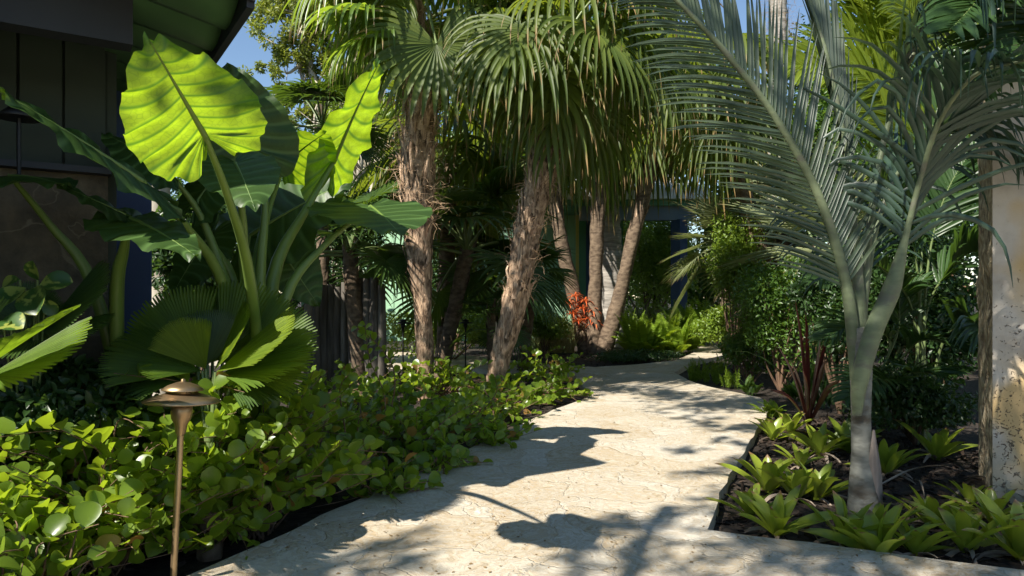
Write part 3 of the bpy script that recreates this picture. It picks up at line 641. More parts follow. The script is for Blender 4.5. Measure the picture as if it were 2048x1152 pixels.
# variegated leaves left
def broad_plant(label, base, items, mat, size, group=None, name='broadleaf_plant'):
    t = thing(name, label, 'plant', base, group); mb = MB(); ms = MB(); b = Vector(base)
    for (a, tp, n_) in items:
        a = P(*a); tp = P(*tp); ms.tube(catm([b, b.lerp(a, .6)+V(0, 0, .05), a], 8), .004, 6)
        mb.leaves(T_coco, [a], [tp-a], [n_], (tp-a).length, wid=.85)
    mb.build('foliage', mat, t); ms.build('stem', M_pet, t)
broad_plant('mottled yellow and green broadleaf plant in front of the rock wall', G(60, 1085)+V(0, 0, -.06),
    [((75, 560, 2.55), (60, 525, 2.5), (0, -.8, .5)), ((70, 575, 2.55), (65, 622, 2.45), (0, -.9, .3)), ((80, 570, 2.55), (140, 560, 2.55), (0, -.8, .5)), ((50, 575, 2.55), (-10, 610, 2.45), (0, -.8, .5)),
     ((40, 560, 2.55), (0, 570, 2.55), (0, -.8, .6)), ((20, 640, 2.45), (0, 655, 2.4), (0, -.7, .7)), ((5, 640, 2.45), (40, 650, 2.4), (0, -.7, .7)), ((90, 600, 2.55), (110, 630, 2.55), (0, -.8, .6))], M_varieg, .1)

# ------------------------------------------------------------------ cocoplum shrubs
def coco_shrub(cx, cy, rad, h, ntw, seed, label, leaf=.05, z0=-.06, dens=1.0, sun=True):
    rg = random.Random(seed); t = thing('cocoplum_shrub', label, 'shrub', (cx, cy, z0), 'round-leaved cocoplum shrubs')
    mb = MB(); ms = MB(); C_ = []; D_ = []; N_ = []; Sz = []
    for k in range(ntw):
        az = rg.uniform(0, 6.283); rr = rad*math.sqrt(rg.random()); el = rg.uniform(.2, 1)
        s = np.array([cx+rg.uniform(-.4, .4)*rad*.6, cy+rg.uniform(-.4, .4)*rad*.6, z0])
        hh = h*(1-.55*(rr/rad)**2)*rg.uniform(.45, 1.08)
        e = np.array([cx+math.cos(az)*rr, cy+math.sin(az)*rr, z0+hh])
        out = np.array([math.cos(az+rg.uniform(-.8, .8)), math.sin(az+rg.uniform(-.8, .8)), rg.uniform(-.2, .7)])
        e2 = e+nrm(out)*rg.uniform(.10, .2)*(1+h)
        if (abs(e2[0]+1.10) < .13 and 1.6 < e2[1] < 2.5) or (e2[0] > -.93 and e2[1] < 3.1 and e2[2] < .3): continue
        pts = catm([s, s*.4+e*.6+np.array([0, 0, .06]), e, e2], 12); ms.tube(pts, lin([.005, .003, .0014], 12), 5, cap=False)
        # leaves in two ranks along the outer part
        seg = catm([s*.5+e*.5, e, e2], 30); Ls = np.linalg.norm(np.diff(seg, axis=0), axis=1).sum(); cnt = max(5, int(Ls/(leaf*.58)*dens))
        for i in range(cnt):
            u_ = (i+rg.random()*.5)/cnt; q = seg[min(29, int(u_*29))]; q2 = seg[min(29, int(u_*29)+1)]; tg = nrm(q2-q+1e-6)
            sd = nrm(np.cross(tg, [0, 0, 1])+1e-6)*(1 if i % 2 else -1)
            d = nrm(tg*.45+sd*.55+np.array([0, 0, rg.uniform(.2, 1.0)])+nr.randn(3)*.2)
            if rg.random() < .18: d = nrm(tg+nr.randn(3)*.3)
            C_.append(q); D_.append(d); N_.append(nrm(np.array([0, 0, .6])-sd*.5+tg*.2+nr.randn(3)*.35)); Sz.append(leaf*rg.uniform(.5, 1.2)*(.75 if u_ > .9 else 1))
    mb.leaves(T_coco, C_, D_, N_, np.array(Sz)); mb.build('foliage', M_coco, t); ms.build('stems', M_coco_stem, t)['label'] = 'thin brown twigs'
    return t
CO = [  # u, v of the foot on the ground, radius, height, twigs, label
    (60, 1230, .34, .34, 60, 'low cocoplum shrub in the bottom left corner'),
    (-40, 1060, .40, .52, 70, 'cocoplum shrub with an arching branch at the left edge'),
    (205, 1110, .36, .56, 100, 'sunlit cocoplum shrub just left of the brass path light'),
    (340, 1040, .40, .60, 110, 'cocoplum shrub directly behind the brass path light'),
    (425, 1080, .16, .26, 36, 'low cocoplum shrub right of the brass path light stem'),
    (415, 1070, .22, .68, 70, 'cocoplum shrub wedged between the brass path light and the pleated fan palm'),
    (500, 1040, .38, .58, 110, 'cocoplum shrub below the broad pleated fan palm'),
    (600, 975, .30, .46, 75, 'pale-leaved cocoplum shrub beside the near path edge'),
    (110, 1100, .30, .42, 60, 'shaded cocoplum shrub under the porch at left'),
    (700, 935, .36, .55, 85, 'cocoplum shrub with tall upright shoots left of the shaggy palms'),
    (800, 905, .38, .42, 85, 'cocoplum shrub in the middle of the left bed edge'),
    (900, 868, .42, .40, 85, 'cocoplum shrub spilling to the path below the upright palm'),
    (560, 900, .45, .50, 70, 'shaded cocoplum shrub behind the fan palm at its right'),
    (760, 850, .50, .48, 80, 'dark cocoplum shrub at the foot of the upright shaggy palm'),
    (990, 825, .45, .36, 80, 'cocoplum shrub at the foot of the leaning shaggy palm'),
    (1080, 795, .45, .30, 60, 'low cocoplum shrub near the pointed tip of the left bed'),
    (900, 790, .60, .50, 80, 'cocoplum shrub between the two shaggy palm trunks'),
    (640, 810, .60, .50, 70, 'cocoplum shrub in front of the weathered log palisade'),
    (770, 985, .18, .22, 40, 'low cocoplum sprig leaning over the path edge left of the roof shadow'),
    (880, 938, .18, .22, 40, 'low cocoplum sprig on the path edge where the roof shadow crosses'),
    (985, 885, .20, .22, 40, 'low cocoplum sprig on the path edge beyond the roof shadow'),
    (1090, 762, .50, .50, 60, 'dark cocoplum shrub behind the leaning shaggy palm'),
    (780, 770, .60, .45, 50, 'cocoplum shrub far back beside the black path light'),
]
for k, (u, v, r_, h, nt_, lb) in enumerate(CO):
    q = G(u, v); coco_shrub(q.x, q.y, r_*(1 if q.y < 3.4 else .85), h*(1 if q.y < 3.4 else .82), nt_ if q.y < 3.4 else int(nt_*.5), 100+k, lb, leaf=.074 if q.y < 4 else .068)
# the tall upright shoots
t = thing('cocoplum_shrub', 'two tall upright cocoplum shoots with pinkish stems left of the palms', 'shrub', G(700, 960)+V(0, 0, -.06), 'round-leaved cocoplum shrubs')
for pl in ([(700, 960, 3.7), (690, 860, 3.7), (680, 780, 3.68), (700, 745, 3.66)], [(760, 930, 4.1), (770, 800, 4.1), (740, 720, 4.1), (730, 650, 4.1)], [(770, 880, 4.3), (790, 760, 4.3), (765, 700, 4.25), (715, 655, 4.2)], [(930, 860, 5.0), (990, 790, 5.0), (990, 755, 5.0)], [(640, 900, 3.6), (650, 820, 3.6), (640, 775, 3.6)], [(830, 930, 4.2), (880, 850, 4.2), (960, 800, 4.3)]):
    mb = MB(); ms = MB(); pts = catm([P(*q) for q in pl], 26); ms.tube(pts, lin([.005, .002], 26), 6, cap=False); st = ms.build('stem', M_coco_stem, t)
    for i in range(9, 26):
        tg = nrm(np.gradient(pts, axis=0)[i]); sd = nrm(np.cross(tg, [.3, 1, .2]))*(1 if i % 2 else -1); d = nrm(tg*.6+sd*.8+nr.randn(3)*.2)
        mb.leaves(T_coco, [pts[i]], [d], [np.array([-.3, -.6, .6])+nr.randn(3)*.3], rng.uniform(.038, .056))
    mb.build('foliage', M_coco, st)

# ------------------------------------------------------------------ fan palms
def boots(mb, pts, radii, rg, n, t0, t1, L=.3, W=.06, mat=0, out=.28):
    N_ = len(pts)
    for k in range(n):
        t = t0+(t1-t0)*(k+rg.random())/n; i = t*(N_-1); a = int(i); p = pts[a]+(pts[min(a+1, N_-1)]-pts[a])*(i-a); r = np.interp(i, range(N_), radii)
        ax = nrm(pts[min(a+1, N_-1)]-pts[max(a-1, 0)]); th = k*2.4+rg.uniform(-.4, .4)
        x = nrm(np.cross(ax, [0, 1, .01])); y = np.cross(ax, x); o = x*math.cos(th)+y*math.sin(th); l = L*rg.uniform(.6, 1.3); sk = rg.uniform(-.15, .15)
        sp = [p+o*r*1.0+ax*l*s+o*l*out*s*s*rg.uniform(.3, 1)*.6+np.cross(ax, o)*sk*l*s for s in (0, .3, .6, .85, 1)]
        w_ = W*rg.uniform(.4, 1.2); mb.strip(sp, [w_, w_*.95, w_*.8, w_*.6, w_*rg.uniform(.1, .5)], nrm(o+nr.randn(3)*.15), -.25, mat, rg.random(), rg.uniform(-.5, .5))
def fibres(mb, pts, radii, rg, n, t0, t1, mat=0, L=.14):
    N_ = len(pts)
    for k in range(n):
        t = rg.uniform(t0, t1); i = t*(N_-1); a = int(i); p = pts[a]+(pts[min(a+1, N_-1)]-pts[a])*(i-a); r = np.interp(i, range(N_), radii)
        th = rg.uniform(0, 6.28); o = np.array([math.cos(th), math.sin(th), 0]); c = p+o*r; q = [c]; d = nrm(o+nr.randn(3)*.7)
        for s in range(5): d = nrm(d+nr.randn(3)*.6+np.array([0, 0, -.15])); q.append(q[-1]+d*L/5*rg.uniform(.6, 1.3))
        mb.strip(q, lin([.004, .002], 6), (0, -1, 0), 0, mat, rg.random())
def trunk_mesh(pxs, rads, kind, seed, t, mat):
    rg = random.Random(seed); pts = catm([P(*q) for q in pxs], 40); pts[0][2] = min(pts[0][2], -.06); rr = lin(rads, 40)
    mb = MB()
    if kind == 'ring':
        rr = rr*(1+.035*np.sin(np.arange(40)*2.4)); pts2 = catm(pts[::2], 110); rr2 = np.interp(np.linspace(0, 1, 110), np.linspace(0, 1, 40), rr)*(1+.03*np.sin(np.arange(110)*1.9)); mb.tube(pts2, rr2, 16, 0, .5, .12, seed=seed)
    else: mb.tube(pts, rr, 20, 0, .5, .22, seed=seed)
    return mb, pts, rr, rg
def fan_protos(kind, n, mats, seed, Lp, Rr, els, **kw):
    out = []
    for k in range(n):
        rg = random.Random(seed+k); mb = MB(); el = els[k % len(els)]
        fan_frond(mb, (0, 0, 0), 0, R(el), Lp*rg.uniform(.85, 1.1), Rr*rg.uniform(.9, 1.1), rg, **kw)
        out.append((el, mb.mesh('frond', mats)))
    return out
PA = fan_protos('a', 12, [M_fan, M_pet], 300, .65, 1.0, [75, 60, 45, 30, 15, 0, -15, -30, -45, 5, 35, -60], droop=2.8, joined=.33, nseg=32, spread=265, tilt=.25, sag=.5, over=1.0, npts=13)
PL = fan_protos('l', 8, [M_fan_lit, M_pet], 340, .62, .95, [60, 40, 20, 5, -10, 30, 50, -20], droop=2.5, joined=.33, nseg=32, spread=250, tilt=.25, sag=.5, npts=13)
PP = fan_protos('p', 6, [M_fan_pale, M_pet], 380, .4, .55, [75, 55, 30, 10, -15, -35], droop=.25, joined=.35, nseg=26, spread=230, tilt=.1, sag=.3)
PD = fan_protos('d', 6, [M_dry, M_dry], 420, .5, .75, [-60, -70, -75, -80, -66, -72], droop=1.6, joined=.3, nseg=22, spread=200, tilt=.3, sag=.4)
PS = fan_protos('s', 8, [M_lic_dark, M_pet], 460, .55, .62, [80, 60, 40, 25, 10, -5, -20, 50], droop=.55, joined=.42, nseg=26, spread=240, tilt=.2, sag=.5)
def crown(t, top, protos, n, scale=1.0, seed=0, elr=None, azr=None, name='frond', lab=None):
    rg = random.Random(seed); top = Vector(top)-t.location
    for k in range(n):
        el, me = protos[k % len(protos)]
        o = bpy.data.objects.new(name, me); sc.collection.objects.link(o); o.parent = t
        az = k*2.3999+rg.uniform(-.35, .35) if azr is None else rg.uniform(R(azr[0]), R(azr[1]))
        o.location = top+V(0, 0, rg.uniform(-.08, .06)); s = scale*rg.uniform(.85, 1.12)
        o.rotation_euler = (rg.uniform(-.12, .12), rg.uniform(-.12, .12), az); o.scale = (s, s, s*rg.uniform(.9, 1.05))
        if lab: o['label'] = lab
def placed_fan(t, hub_px, tip_px, n, Rr, mats, seed, frm=None, droop=1.0, joined=.42, spread=250, nseg=30):
    """one frond placed by hand: a hub, the direction of its middle segment, a stalk from the crown"""
    hub = P(*hub_px); tip = P(*tip_px); mb = MB(); rg = random.Random(seed)
    if frm is not None: mb.tube(catm([frm, Vector(frm).lerp(hub, .5)+V(0, 0, .12), hub], 10), lin([.02, .011], 10), 8, 1, .5, cap=False)
    fan(mb, hub, tip-hub, n, Rr*1.12, nseg, spread, joined, droop*1.9, 0, rg, npts=14)
    mb.build('frond', mats, t)
# 1 upright shaggy palm
b1 = [(852, 788, 7.0), (847, 640, 7.0), (838, 480, 7.0), (835, 300, 7.0), (848, 150, 7.0), (832, 0, 7.0), (828, -60, 7.0)]
t1 = thing('thatch_palm', 'upright shaggy-trunked fan palm, widest trunk, left of the leaning one', 'palm', (P(852, 788, 7)[0], 7.0, -.06), 'shaggy fan palms')
mb, pts, rr, rg_ = trunk_mesh(b1, [.085, .085, .088, .105, .135, .16, .16, .125, .09, .065, .06, .05, .05], 'boot', 1, t1, M_bark)
boots(mb, pts, rr, rg_, 120, .20, .62, .34, .085, 1, .42); boots(mb, pts, rr, rg_, 26, .66, .96, .35, .05, 1, .3)
mb.build('trunk', [M_bark, M_boot], t1)
mb = MB(); fibres(mb, pts, rr, rg_, 900, .36, .8, 0, .26); fibres(mb, pts, rr, rg_, 120, .8, .98, 0, .14); mb.build('trunk_fibre', M_fiber, t1)
top1 = P(830, -40, 7.0)
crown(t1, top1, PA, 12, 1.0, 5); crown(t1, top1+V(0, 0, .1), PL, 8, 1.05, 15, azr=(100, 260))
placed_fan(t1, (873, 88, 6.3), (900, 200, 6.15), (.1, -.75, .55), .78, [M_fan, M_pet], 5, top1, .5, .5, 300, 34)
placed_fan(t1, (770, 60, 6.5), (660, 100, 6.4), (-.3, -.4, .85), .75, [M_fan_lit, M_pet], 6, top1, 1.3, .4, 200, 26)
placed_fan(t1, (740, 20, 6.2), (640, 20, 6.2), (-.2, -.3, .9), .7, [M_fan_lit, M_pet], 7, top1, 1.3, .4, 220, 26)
# 2 leaning shaggy palm
b2 = [(985, 785, 6.9), (1000, 720, 6.9), (1030, 600, 6.9), (1062, 430, 6.9), (1090, 320, 6.9), (1115, 180, 6.9), (1135, 90, 6.9)]
t2 = thing('thatch_palm', 'shaggy fan palm whose trunk leans right over the path bend', 'palm', (P(985, 785, 6.9)[0], 6.9, -.06), 'shaggy fan palms')
mb, pts, rr, rg_ = trunk_mesh(b2, [.088, .092, .105, .118, .125, .13, .13, .10, .07, .06], 'boot', 2, t2, M_bark)
boots(mb, pts, rr, rg_, 130, .18, .85, .30, .08, 1, .38); mb.build('trunk', [M_bark, M_boot], t2)
mb = MB(); fibres(mb, pts, rr, rg_, 420, .35, .95, 0, .2); mb.build('trunk_fibre', M_fiber, t2)
top2 = P(1138, 75, 6.9)
crown(t2, top2, PA, 24, 1.05, 6); 
placed_fan(t2, (1190, 60, 6.0), (1250, 110, 5.9), (.2, -.5, .8), .85, [M_fan, M_pet], 8, top2, 1.4, .35, 260, 30)
placed_fan(t2, (1060, 60, 6.1), (1040, 130, 5.9), (0, -.6, .8), .95, [M_fan, M_pet], 9, top2, 1.5, .3, 240, 28)
placed_fan(t2, (1020, 60, 6.2), (960, 130, 6.1), (-.2, -.6, .7), .8, [M_fan, M_pet], 10, top2, 1.1, .4, 260, 30)
placed_fan(t2, (1300, 110, 6.3), (1350, 200, 6.2), (.2, -.6, .7), .85, [M_fan, M_pet], 11, top2, 1.2, .35, 260, 30)
# 3-5 slim triplet and grey trunk
TR = [([(1172, 700, 12.8), (1150, 600, 12.8), (1122, 480, 12.8), (1108, 380, 12.8), (1100, 290, 12.8)], [.15, .13, .12, .12], 'slim brown palm leaning left in the cluster on the mulch island', 1090, 270, 21),
      ([(1190, 702, 12.6), (1190, 600, 12.6), (1194, 470, 12.6), (1200, 360, 12.6), (1205, 260, 12.6)], [.14, .12, .125, .16], 'slim vertical brown palm in front of the grey trunk', 1205, 240, 22),
      ([(1208, 703, 12.5), (1235, 610, 12.5), (1265, 480, 12.5), (1290, 380, 12.5), (1310, 270, 12.5)], [.16, .12, .12, .15], 'slim brown palm leaning right in the cluster on the mulch island', 1315, 250, 23)]
for k, (px, rd, lb, tu, tv, sd) in enumerate(TR):
    d = px[0][2]; q = P(px[0][0], 0, d); t = thing('thatch_palm', lb, 'palm', (q.x, d, -.06), 'slim palms on the mulch island')
    mb, pts, rr, rg_ = trunk_mesh(px, rd, 'boot', sd, t, M_bark_dk); boots(mb, pts, rr, rg_, 40, .55, 1.0, .38, .07, 1, .25); mb.build('trunk', [M_bark_dk, M_boot], t)
    crown(t, P(tu, tv-30, d), PA, 18, 1.25, 30+k); crown(t, P(tu, tv-10, d), PD, 4, .8, 60+k)
q = P(1222, 0, 13.6); t = thing('grey_palm', 'stout smooth grey palm trunk behind the slim brown palms', 'palm', (q.x, 13.6, -.06))
mb, pts, rr, rg_ = trunk_mesh([(1222, 705, 13.6), (1224, 650, 13.6), (1218, 500, 13.6), (1212, 350, 13.6), (1210, 150, 13.6)], [.36, .27, .27, .25, .22, .2], 'ring', 4, t, M_bark_gr); mb.build('trunk', M_bark_gr, t)
crown(t, P(1210, 130, 13.6), PA, 16, 2.0, 44)
# extra palms behind giving the hanging skirt and the dark understory
def bg_palm(label, u, v, d, r, protos, n, s, seed, base_u=None, group='background fan palms', skirt=0):
    tp = P(u, v, d); bu = P(base_u if base_u else u, v, d); t = thing('thatch_palm', label, 'palm', (bu.x, d, -.06), group)
    mb = MB(); pts = catm([(bu.x, d, -.06), (bu.x*.6+tp.x*.4, d, tp.z*.4), tuple(tp)], 14); mb.tube(pts, r, 10, 0, .5, .2); boots(mb, pts, np.full(14, r), random.Random(seed), 24, .4, 1, .3, .08, 0, .2); mb.build('trunk', M_bark_dk, t)
    crown(t, tp, protos, n, s, seed)
    if skirt: crown(t, tp, PD, skirt, s*.8, seed+1)
bg_palm('fan palm with hanging fringe of leaves over the distant blue post', 1430, 200, 9.5, .12, PA, 22, 1.05, 71, 1590)
bg_palm('fan palm behind the upright shaggy palm, hiding the mint wall', 900, 330, 9.5, .11, PA, 20, 1.2, 72, 885)
bg_palm('low dark fan palm between the two shaggy trunks', 935, 500, 8.6, .09, PS, 18, 1.5, 73, 880)
bg_palm('low dark fan palm right of the leaning trunk', 1062, 560, 9.2, .08, PS, 12, .85, 74, 1045)
bg_palm('low dark fan palm draping over the log palisade', 700, 500, 7.4, .08, PS, 14, 1.1, 75, 720)
bg_palm('dark rounded fan palm against the sky above the elephant ears', 645, 255, 8.0, .07, PS, 16, .95, 76)  # dark leaf colour stands in for the shade on this palm
bg_palm('tiny fan palm with pointed leaves at the foot of the leaning trunk', 985, 650, 8.4, .06, PS, 9, .6, 77)
bg_palm('pale silvery fan palm in the sun beside the distant blue post', 1455, 490, 12.0, .10, PP, 24, 1.45, 81)
bg_palm('second pale silvery fan palm with dry hanging leaves', 1570, 430, 10.5, .12, PP, 20, 1.5, 82, skirt=14)
bg_palm('pale silvery fan palm low behind the blue-green palm', 1640, 520, 8.5, .10, PP, 16, 1.5, 83, skirt=6)

# ------------------------------------------------------------------ feather palms
def pinnate(mb, pts, up, n, Lf, ang=50, droop=.3, w=.03, rg=None, t0=.2, t1=1.0, mat=0, vee=.35, jit=.12, npts=7, fold=.3, lenf=None, sides=(-1, 1)):
    rg = rg or rng; N_ = len(pts); tg = np.gradient(pts, axis=0)
    for s in sides:
        for k in range(n):
            t = t0+(t1-t0)*(k+.5*(s > 0)+rg.random()*.3)/n; t = min(t, .999); i = t*(N_-1); a = int(i)
            p = pts[a]+(pts[min(a+1, N_-1)]-pts[a])*(i-a); T_ = nrm(tg[a]); U = np.array(up, float); sd = nrm(np.cross(T_, U)); nn = np.cross(sd, T_)
            an = R(ang*(1-.45*t)+rg.uniform(-1, 1)*jit*60); x = (t-t0)/(t1-t0)
            lf = Lf*(lenf(x) if lenf else (.55+.45*math.sin(math.pi*min(1, x*1.15+.12)))*(1 if x < .8 else 1-(x-.8)*2.2))*rg.uniform(.88, 1.1)
            dl = droop*(rg.uniform(.2, 1.9) if jit > .3 else 1)
            d = nrm(T_*math.cos(an)+(sd*s)*math.sin(an)*math.cos(vee)+nn*math.sin(vee)*math.sin(an)); q = [p]; cur = d
            for j in range(npts-1): cur = nrm(cur+np.array([0, 0, -1])*dl*(j/npts)*rg.uniform(.5, 1.5)); q.append(q[-1]+cur*lf/(npts-1))
            u2 = nrm(nn*.8-sd*s*.3); mb.strip(q, w*np.array(lin([.55, 1, .95, .8, .55, .08], npts)), u2, fold, mat, rg.random())
def rachis(mb, pts, r0, r1, mat=1, k=8): mb.tube(pts, lin([r0, r0*.6, r1*1.3, r1], len(pts)), k, mat, .5)
# blue-green palm in the right bed
bs = G(1728, 1012); ts = thing('silver_feather_palm', 'blue-green feather palm with grey trunk in the bromeliad bed', 'palm', (bs.x, bs.y, -.06))
mb = MB(); D3 = bs.y
tp = [(1728, 1045, D3), (1724, 960, D3), (1722, 860, D3), (1722, 770, D3), (1722, 700, D3), (1718, 655, D3)]
mb.tube(catm([P(*q) for q in tp], 30), lin([.080, .062, .046, .043, .046, .050, .048, .042], 30), 20, 0, .5, .07); mb.build('trunk', M_silver_tr, ts)
# old sheath flap at the foot
mb = MB(); mb.strip(catm([P(1752, 1050, D3-.02), P(1752, 950, D3-.05), P(1748, 860, D3-.06)], 8), lin([.09, .07, .01], 8), (0, -1, .1), -.2); o = mb.build('dry_sheath', solid('dry_sheath', (.13, .11, .10), (.25, .21, .18), .9, (25, 25, 5), .6), ts); 
md = o.modifiers.new('s', 'SOLIDIFY'); md.thickness = .004
def sheath_frond(px, rads, nleaf, Lf, up, t0, lab, seed, droop=.3, w=.034, vee=.35, ang=52, sides=(-1, 1), jit=.1, flat=None):
    mb = MB(); pts = catm([P(*q) for q in px], 40); mb.tube(pts, lin(rads, 40), 12, 0, .5)
    st = mb.build('frond_stalk', M_silver_st, ts); mb = MB(); pinnate(mb, pts, up, nleaf, Lf, ang, droop, w, random.Random(seed), t0, 1.0, 0, vee, jit, 8, .3, sides=sides); mb.build('leaflets', M_silver_dk if seed > 2 else M_silver, st); st['label'] = lab
sheath_frond([(1712, 760, D3), (1708, 690, D3), (1690, 560, D3-.02), (1640, 400, D3-.06), (1560, 250, D3-.12), (1455, 110, D3-.2), (1330, -20, D3-.3), (1180, -130, D3-.45)], [.026, .031, .025, .021, .017, .014, .010, .007], 84, .56, (.12, -.95, .15), .27, 'long stalk arching up to the left', 1, .13, .019, -.1, 58, jit=.08)
sheath_frond([(1722, 700, D3+.02), (1719, 600, D3+.03), (1706, 450, D3+.05), (1690, 300, D3+.06), (1655, 120, D3+.06), (1610, -20, D3+.05), (1560, -150, D3)], [.030, .026, .022, .016, .012, .009, .006], 46, .60, (.25, -.95, .2), .44, 'pale upright stalk', 2, .0, .020, .1, 13, jit=.03)
sheath_frond([(1714, 830, D3-.05), (1720, 760, D3-.07), (1748, 660, D3-.09), (1784, 576, D3-.11), (1812, 470, D3-.14), (1840, 360, D3-.2), (1880, 240, D3-.35), (1950, 150, D3-.6), (2050, 120, D3-.9)], [.020, .037, .041, .040, .013, .011, .010, .008, .006], 40, .72, (.3, .3, .9), .47, 'broad grey sheath stub leaning right with a thin frond beyond', 3, .75, .025, .2, 46, jit=.5)
sheath_frond([(1722, 720, D3+.04), (1728, 600, D3+.06), (1740, 450, D3+.1), (1768, 280, D3+.15), (1820, 120, D3+.15), (1900, 10, D3+.05), (2010, -50, D3-.15), (2140, -30, D3-.4)], [.020, .019, .017, .014, .011, .009, .007, .006], 56, .80, (-.3, .3, .9), .45, 'slender stalk reaching up right', 4, 1.4, .032, .2, 50, jit=.45)
sheath_frond([(1722, 720, D3+.05), (1726, 620, D3+.2), (1712, 480, D3+.5), (1650, 380, D3+.9), (1560, 330, D3+1.3)], [.022, .02, .016, .012, .007], 44, .5, (0, .3, .9), .35, 'back stalk arching left', 5, .6, .026, .15, 60, jit=.3)
sheath_frond([(1722, 740, D3-.02), (1730, 600, D3+.15), (1760, 430, D3+.3), (1830, 300, D3+.4), (1940, 260, D3+.3), (2060, 320, D3+.1)], [.016, .016, .013, .010, .008, .006], 40, .66, (.2, .1, .95), .42, 'back stalk arching right', 6, .9, .026, .1, 55, jit=.4)

def feather_palm(label, base, fronds, mat, L=.55, w=.03, group='background feather palms', stems=True, droop=.3, r=.014, n=46, ang=58, upv=(.1, -.35, .9)):
    b = Vector(base); t = thing('feather_palm', label, 'palm', b, group)
    for k, f_ in enumerate(fronds):
        mb = MB(); pts = catm([b+V(rng.uniform(-.06, .06), rng.uniform(-.06, .06), 0)]+[P(*q) for q in f_], 30); rachis(mb, pts, r, .004)
        pinnate(mb, pts, upv, n, L, ang, droop, w, random.Random(k+77), .40, 1, 0, .3, npts=6); mb.build('frond', [mat, M_pet], t)
feather_palm('bright yellow-green feather palm lit by the sun at top right', (3.2, 6.0, -.06), [
    [(1830, 480, 6), (1862, 230, 5.9), (1835, 60, 5.9), (1790, -80, 5.8)],
    [(1830, 450, 6), (1830, 270, 5.9), (1740, 150, 5.7), (1580, 130, 5.5)],
    [(1850, 450, 6), (1890, 200, 6), (1940, 30, 6), (2000, -80, 6)],
    [(1800, 480, 6), (1800, 300, 6), (1760, 60, 6), (1640, -60, 5.8)],
    [(1860, 480, 6), (1880, 240, 6.2), (1850, 20, 6.4), (1760, -120, 6.5)],
    [(1880, 450, 6), (1930, 280, 6), (2010, 170, 6), (2100, 150, 6)], [(1840, 500, 5.8), (1850, 330, 5.7), (1790, 230, 5.6), (1690, 190, 5.5)], [(1850, 480, 6), (1870, 150, 5.8), (1820, 20, 5.6), (1720, -60, 5.5)]], M_areca, .85, .045, n=60, upv=(.05, -.9, .4))
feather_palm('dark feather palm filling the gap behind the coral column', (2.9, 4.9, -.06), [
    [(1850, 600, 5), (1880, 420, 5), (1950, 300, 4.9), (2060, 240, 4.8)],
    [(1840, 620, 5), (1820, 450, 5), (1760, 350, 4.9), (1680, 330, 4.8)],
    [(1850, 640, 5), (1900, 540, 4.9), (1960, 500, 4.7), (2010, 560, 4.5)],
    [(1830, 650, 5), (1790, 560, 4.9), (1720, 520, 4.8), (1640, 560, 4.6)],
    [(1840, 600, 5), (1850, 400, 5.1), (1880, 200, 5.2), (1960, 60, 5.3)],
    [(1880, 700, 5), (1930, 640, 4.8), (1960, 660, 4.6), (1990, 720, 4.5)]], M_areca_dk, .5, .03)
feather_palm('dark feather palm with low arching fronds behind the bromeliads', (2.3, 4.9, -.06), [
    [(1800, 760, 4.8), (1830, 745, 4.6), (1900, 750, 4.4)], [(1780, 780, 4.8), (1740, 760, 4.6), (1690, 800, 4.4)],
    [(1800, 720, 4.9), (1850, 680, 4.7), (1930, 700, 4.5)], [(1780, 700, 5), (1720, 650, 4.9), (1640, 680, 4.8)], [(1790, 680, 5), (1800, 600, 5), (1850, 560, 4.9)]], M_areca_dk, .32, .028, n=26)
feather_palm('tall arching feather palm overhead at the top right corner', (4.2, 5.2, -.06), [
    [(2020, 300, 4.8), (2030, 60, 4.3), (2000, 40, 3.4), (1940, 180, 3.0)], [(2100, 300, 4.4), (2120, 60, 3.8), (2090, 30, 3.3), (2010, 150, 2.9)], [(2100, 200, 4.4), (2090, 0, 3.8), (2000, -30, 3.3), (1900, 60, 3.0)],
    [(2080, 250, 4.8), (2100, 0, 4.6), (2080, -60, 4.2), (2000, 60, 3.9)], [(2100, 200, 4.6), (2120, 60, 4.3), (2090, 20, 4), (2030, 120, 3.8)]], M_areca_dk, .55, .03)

# ------------------------------------------------------------------ bromeliads
def brom_mesh(seed):
    rg = random.Random(seed); mb = MB(); md = MB(); tone = rg.random()*.6
    n = rg.randint(9, 15)
    for k in range(n):
        az = k*2.4+rg.uniform(-.25, .25); lay = k/n; el = R(34+50*lay+rg.uniform(-10, 10)); L = (.29-.12*lay)*rg.uniform(.85, 1.15)
        hd = np.array([math.cos(az), math.sin(az), 0]); cur = hd*math.cos(el)+np.array([0, 0, 1])*math.sin(el); q = [hd*.008]
        for i in range(8): cur = nrm(cur+np.array([0, 0, -1])*.11*(i/8)+hd*.03); q.append(q[-1]+cur*L/8)
        w_ = rg.uniform(.052, .068); mb.strip(q, w_*np.array([.7, .8, .92, 1, 1.02, 1, .85, .55, .04]), (0, 0, 1) if el < 1 else hd*-1+np.array([0, 0, .5]), .22, 0, tone+.4*rg.random(), rg.uniform(-.3, .3))
    for k in range(rg.randint(3, 6)):
        az = rg.uniform(0, 6.28); hd = np.array([math.cos(az), math.sin(az), 0]); L = rg.uniform(.14, .26); cur = nrm(hd+np.array([0, 0, rg.uniform(.1, .9)])); q = [hd*.01]
        for i in range(7): cur = nrm(cur+np.array([0, 0, -1])*.28+nr.randn(3)*.12); q.append(q[-1]+cur*L/7)
        md.strip(q, .026*np.array([1, 1, .9, .8, .7, .5, .3, .05]), (0, 0, 1), .5, 0, rg.random(), rg.uniform(-1.5, 1.5))
    return mb, md
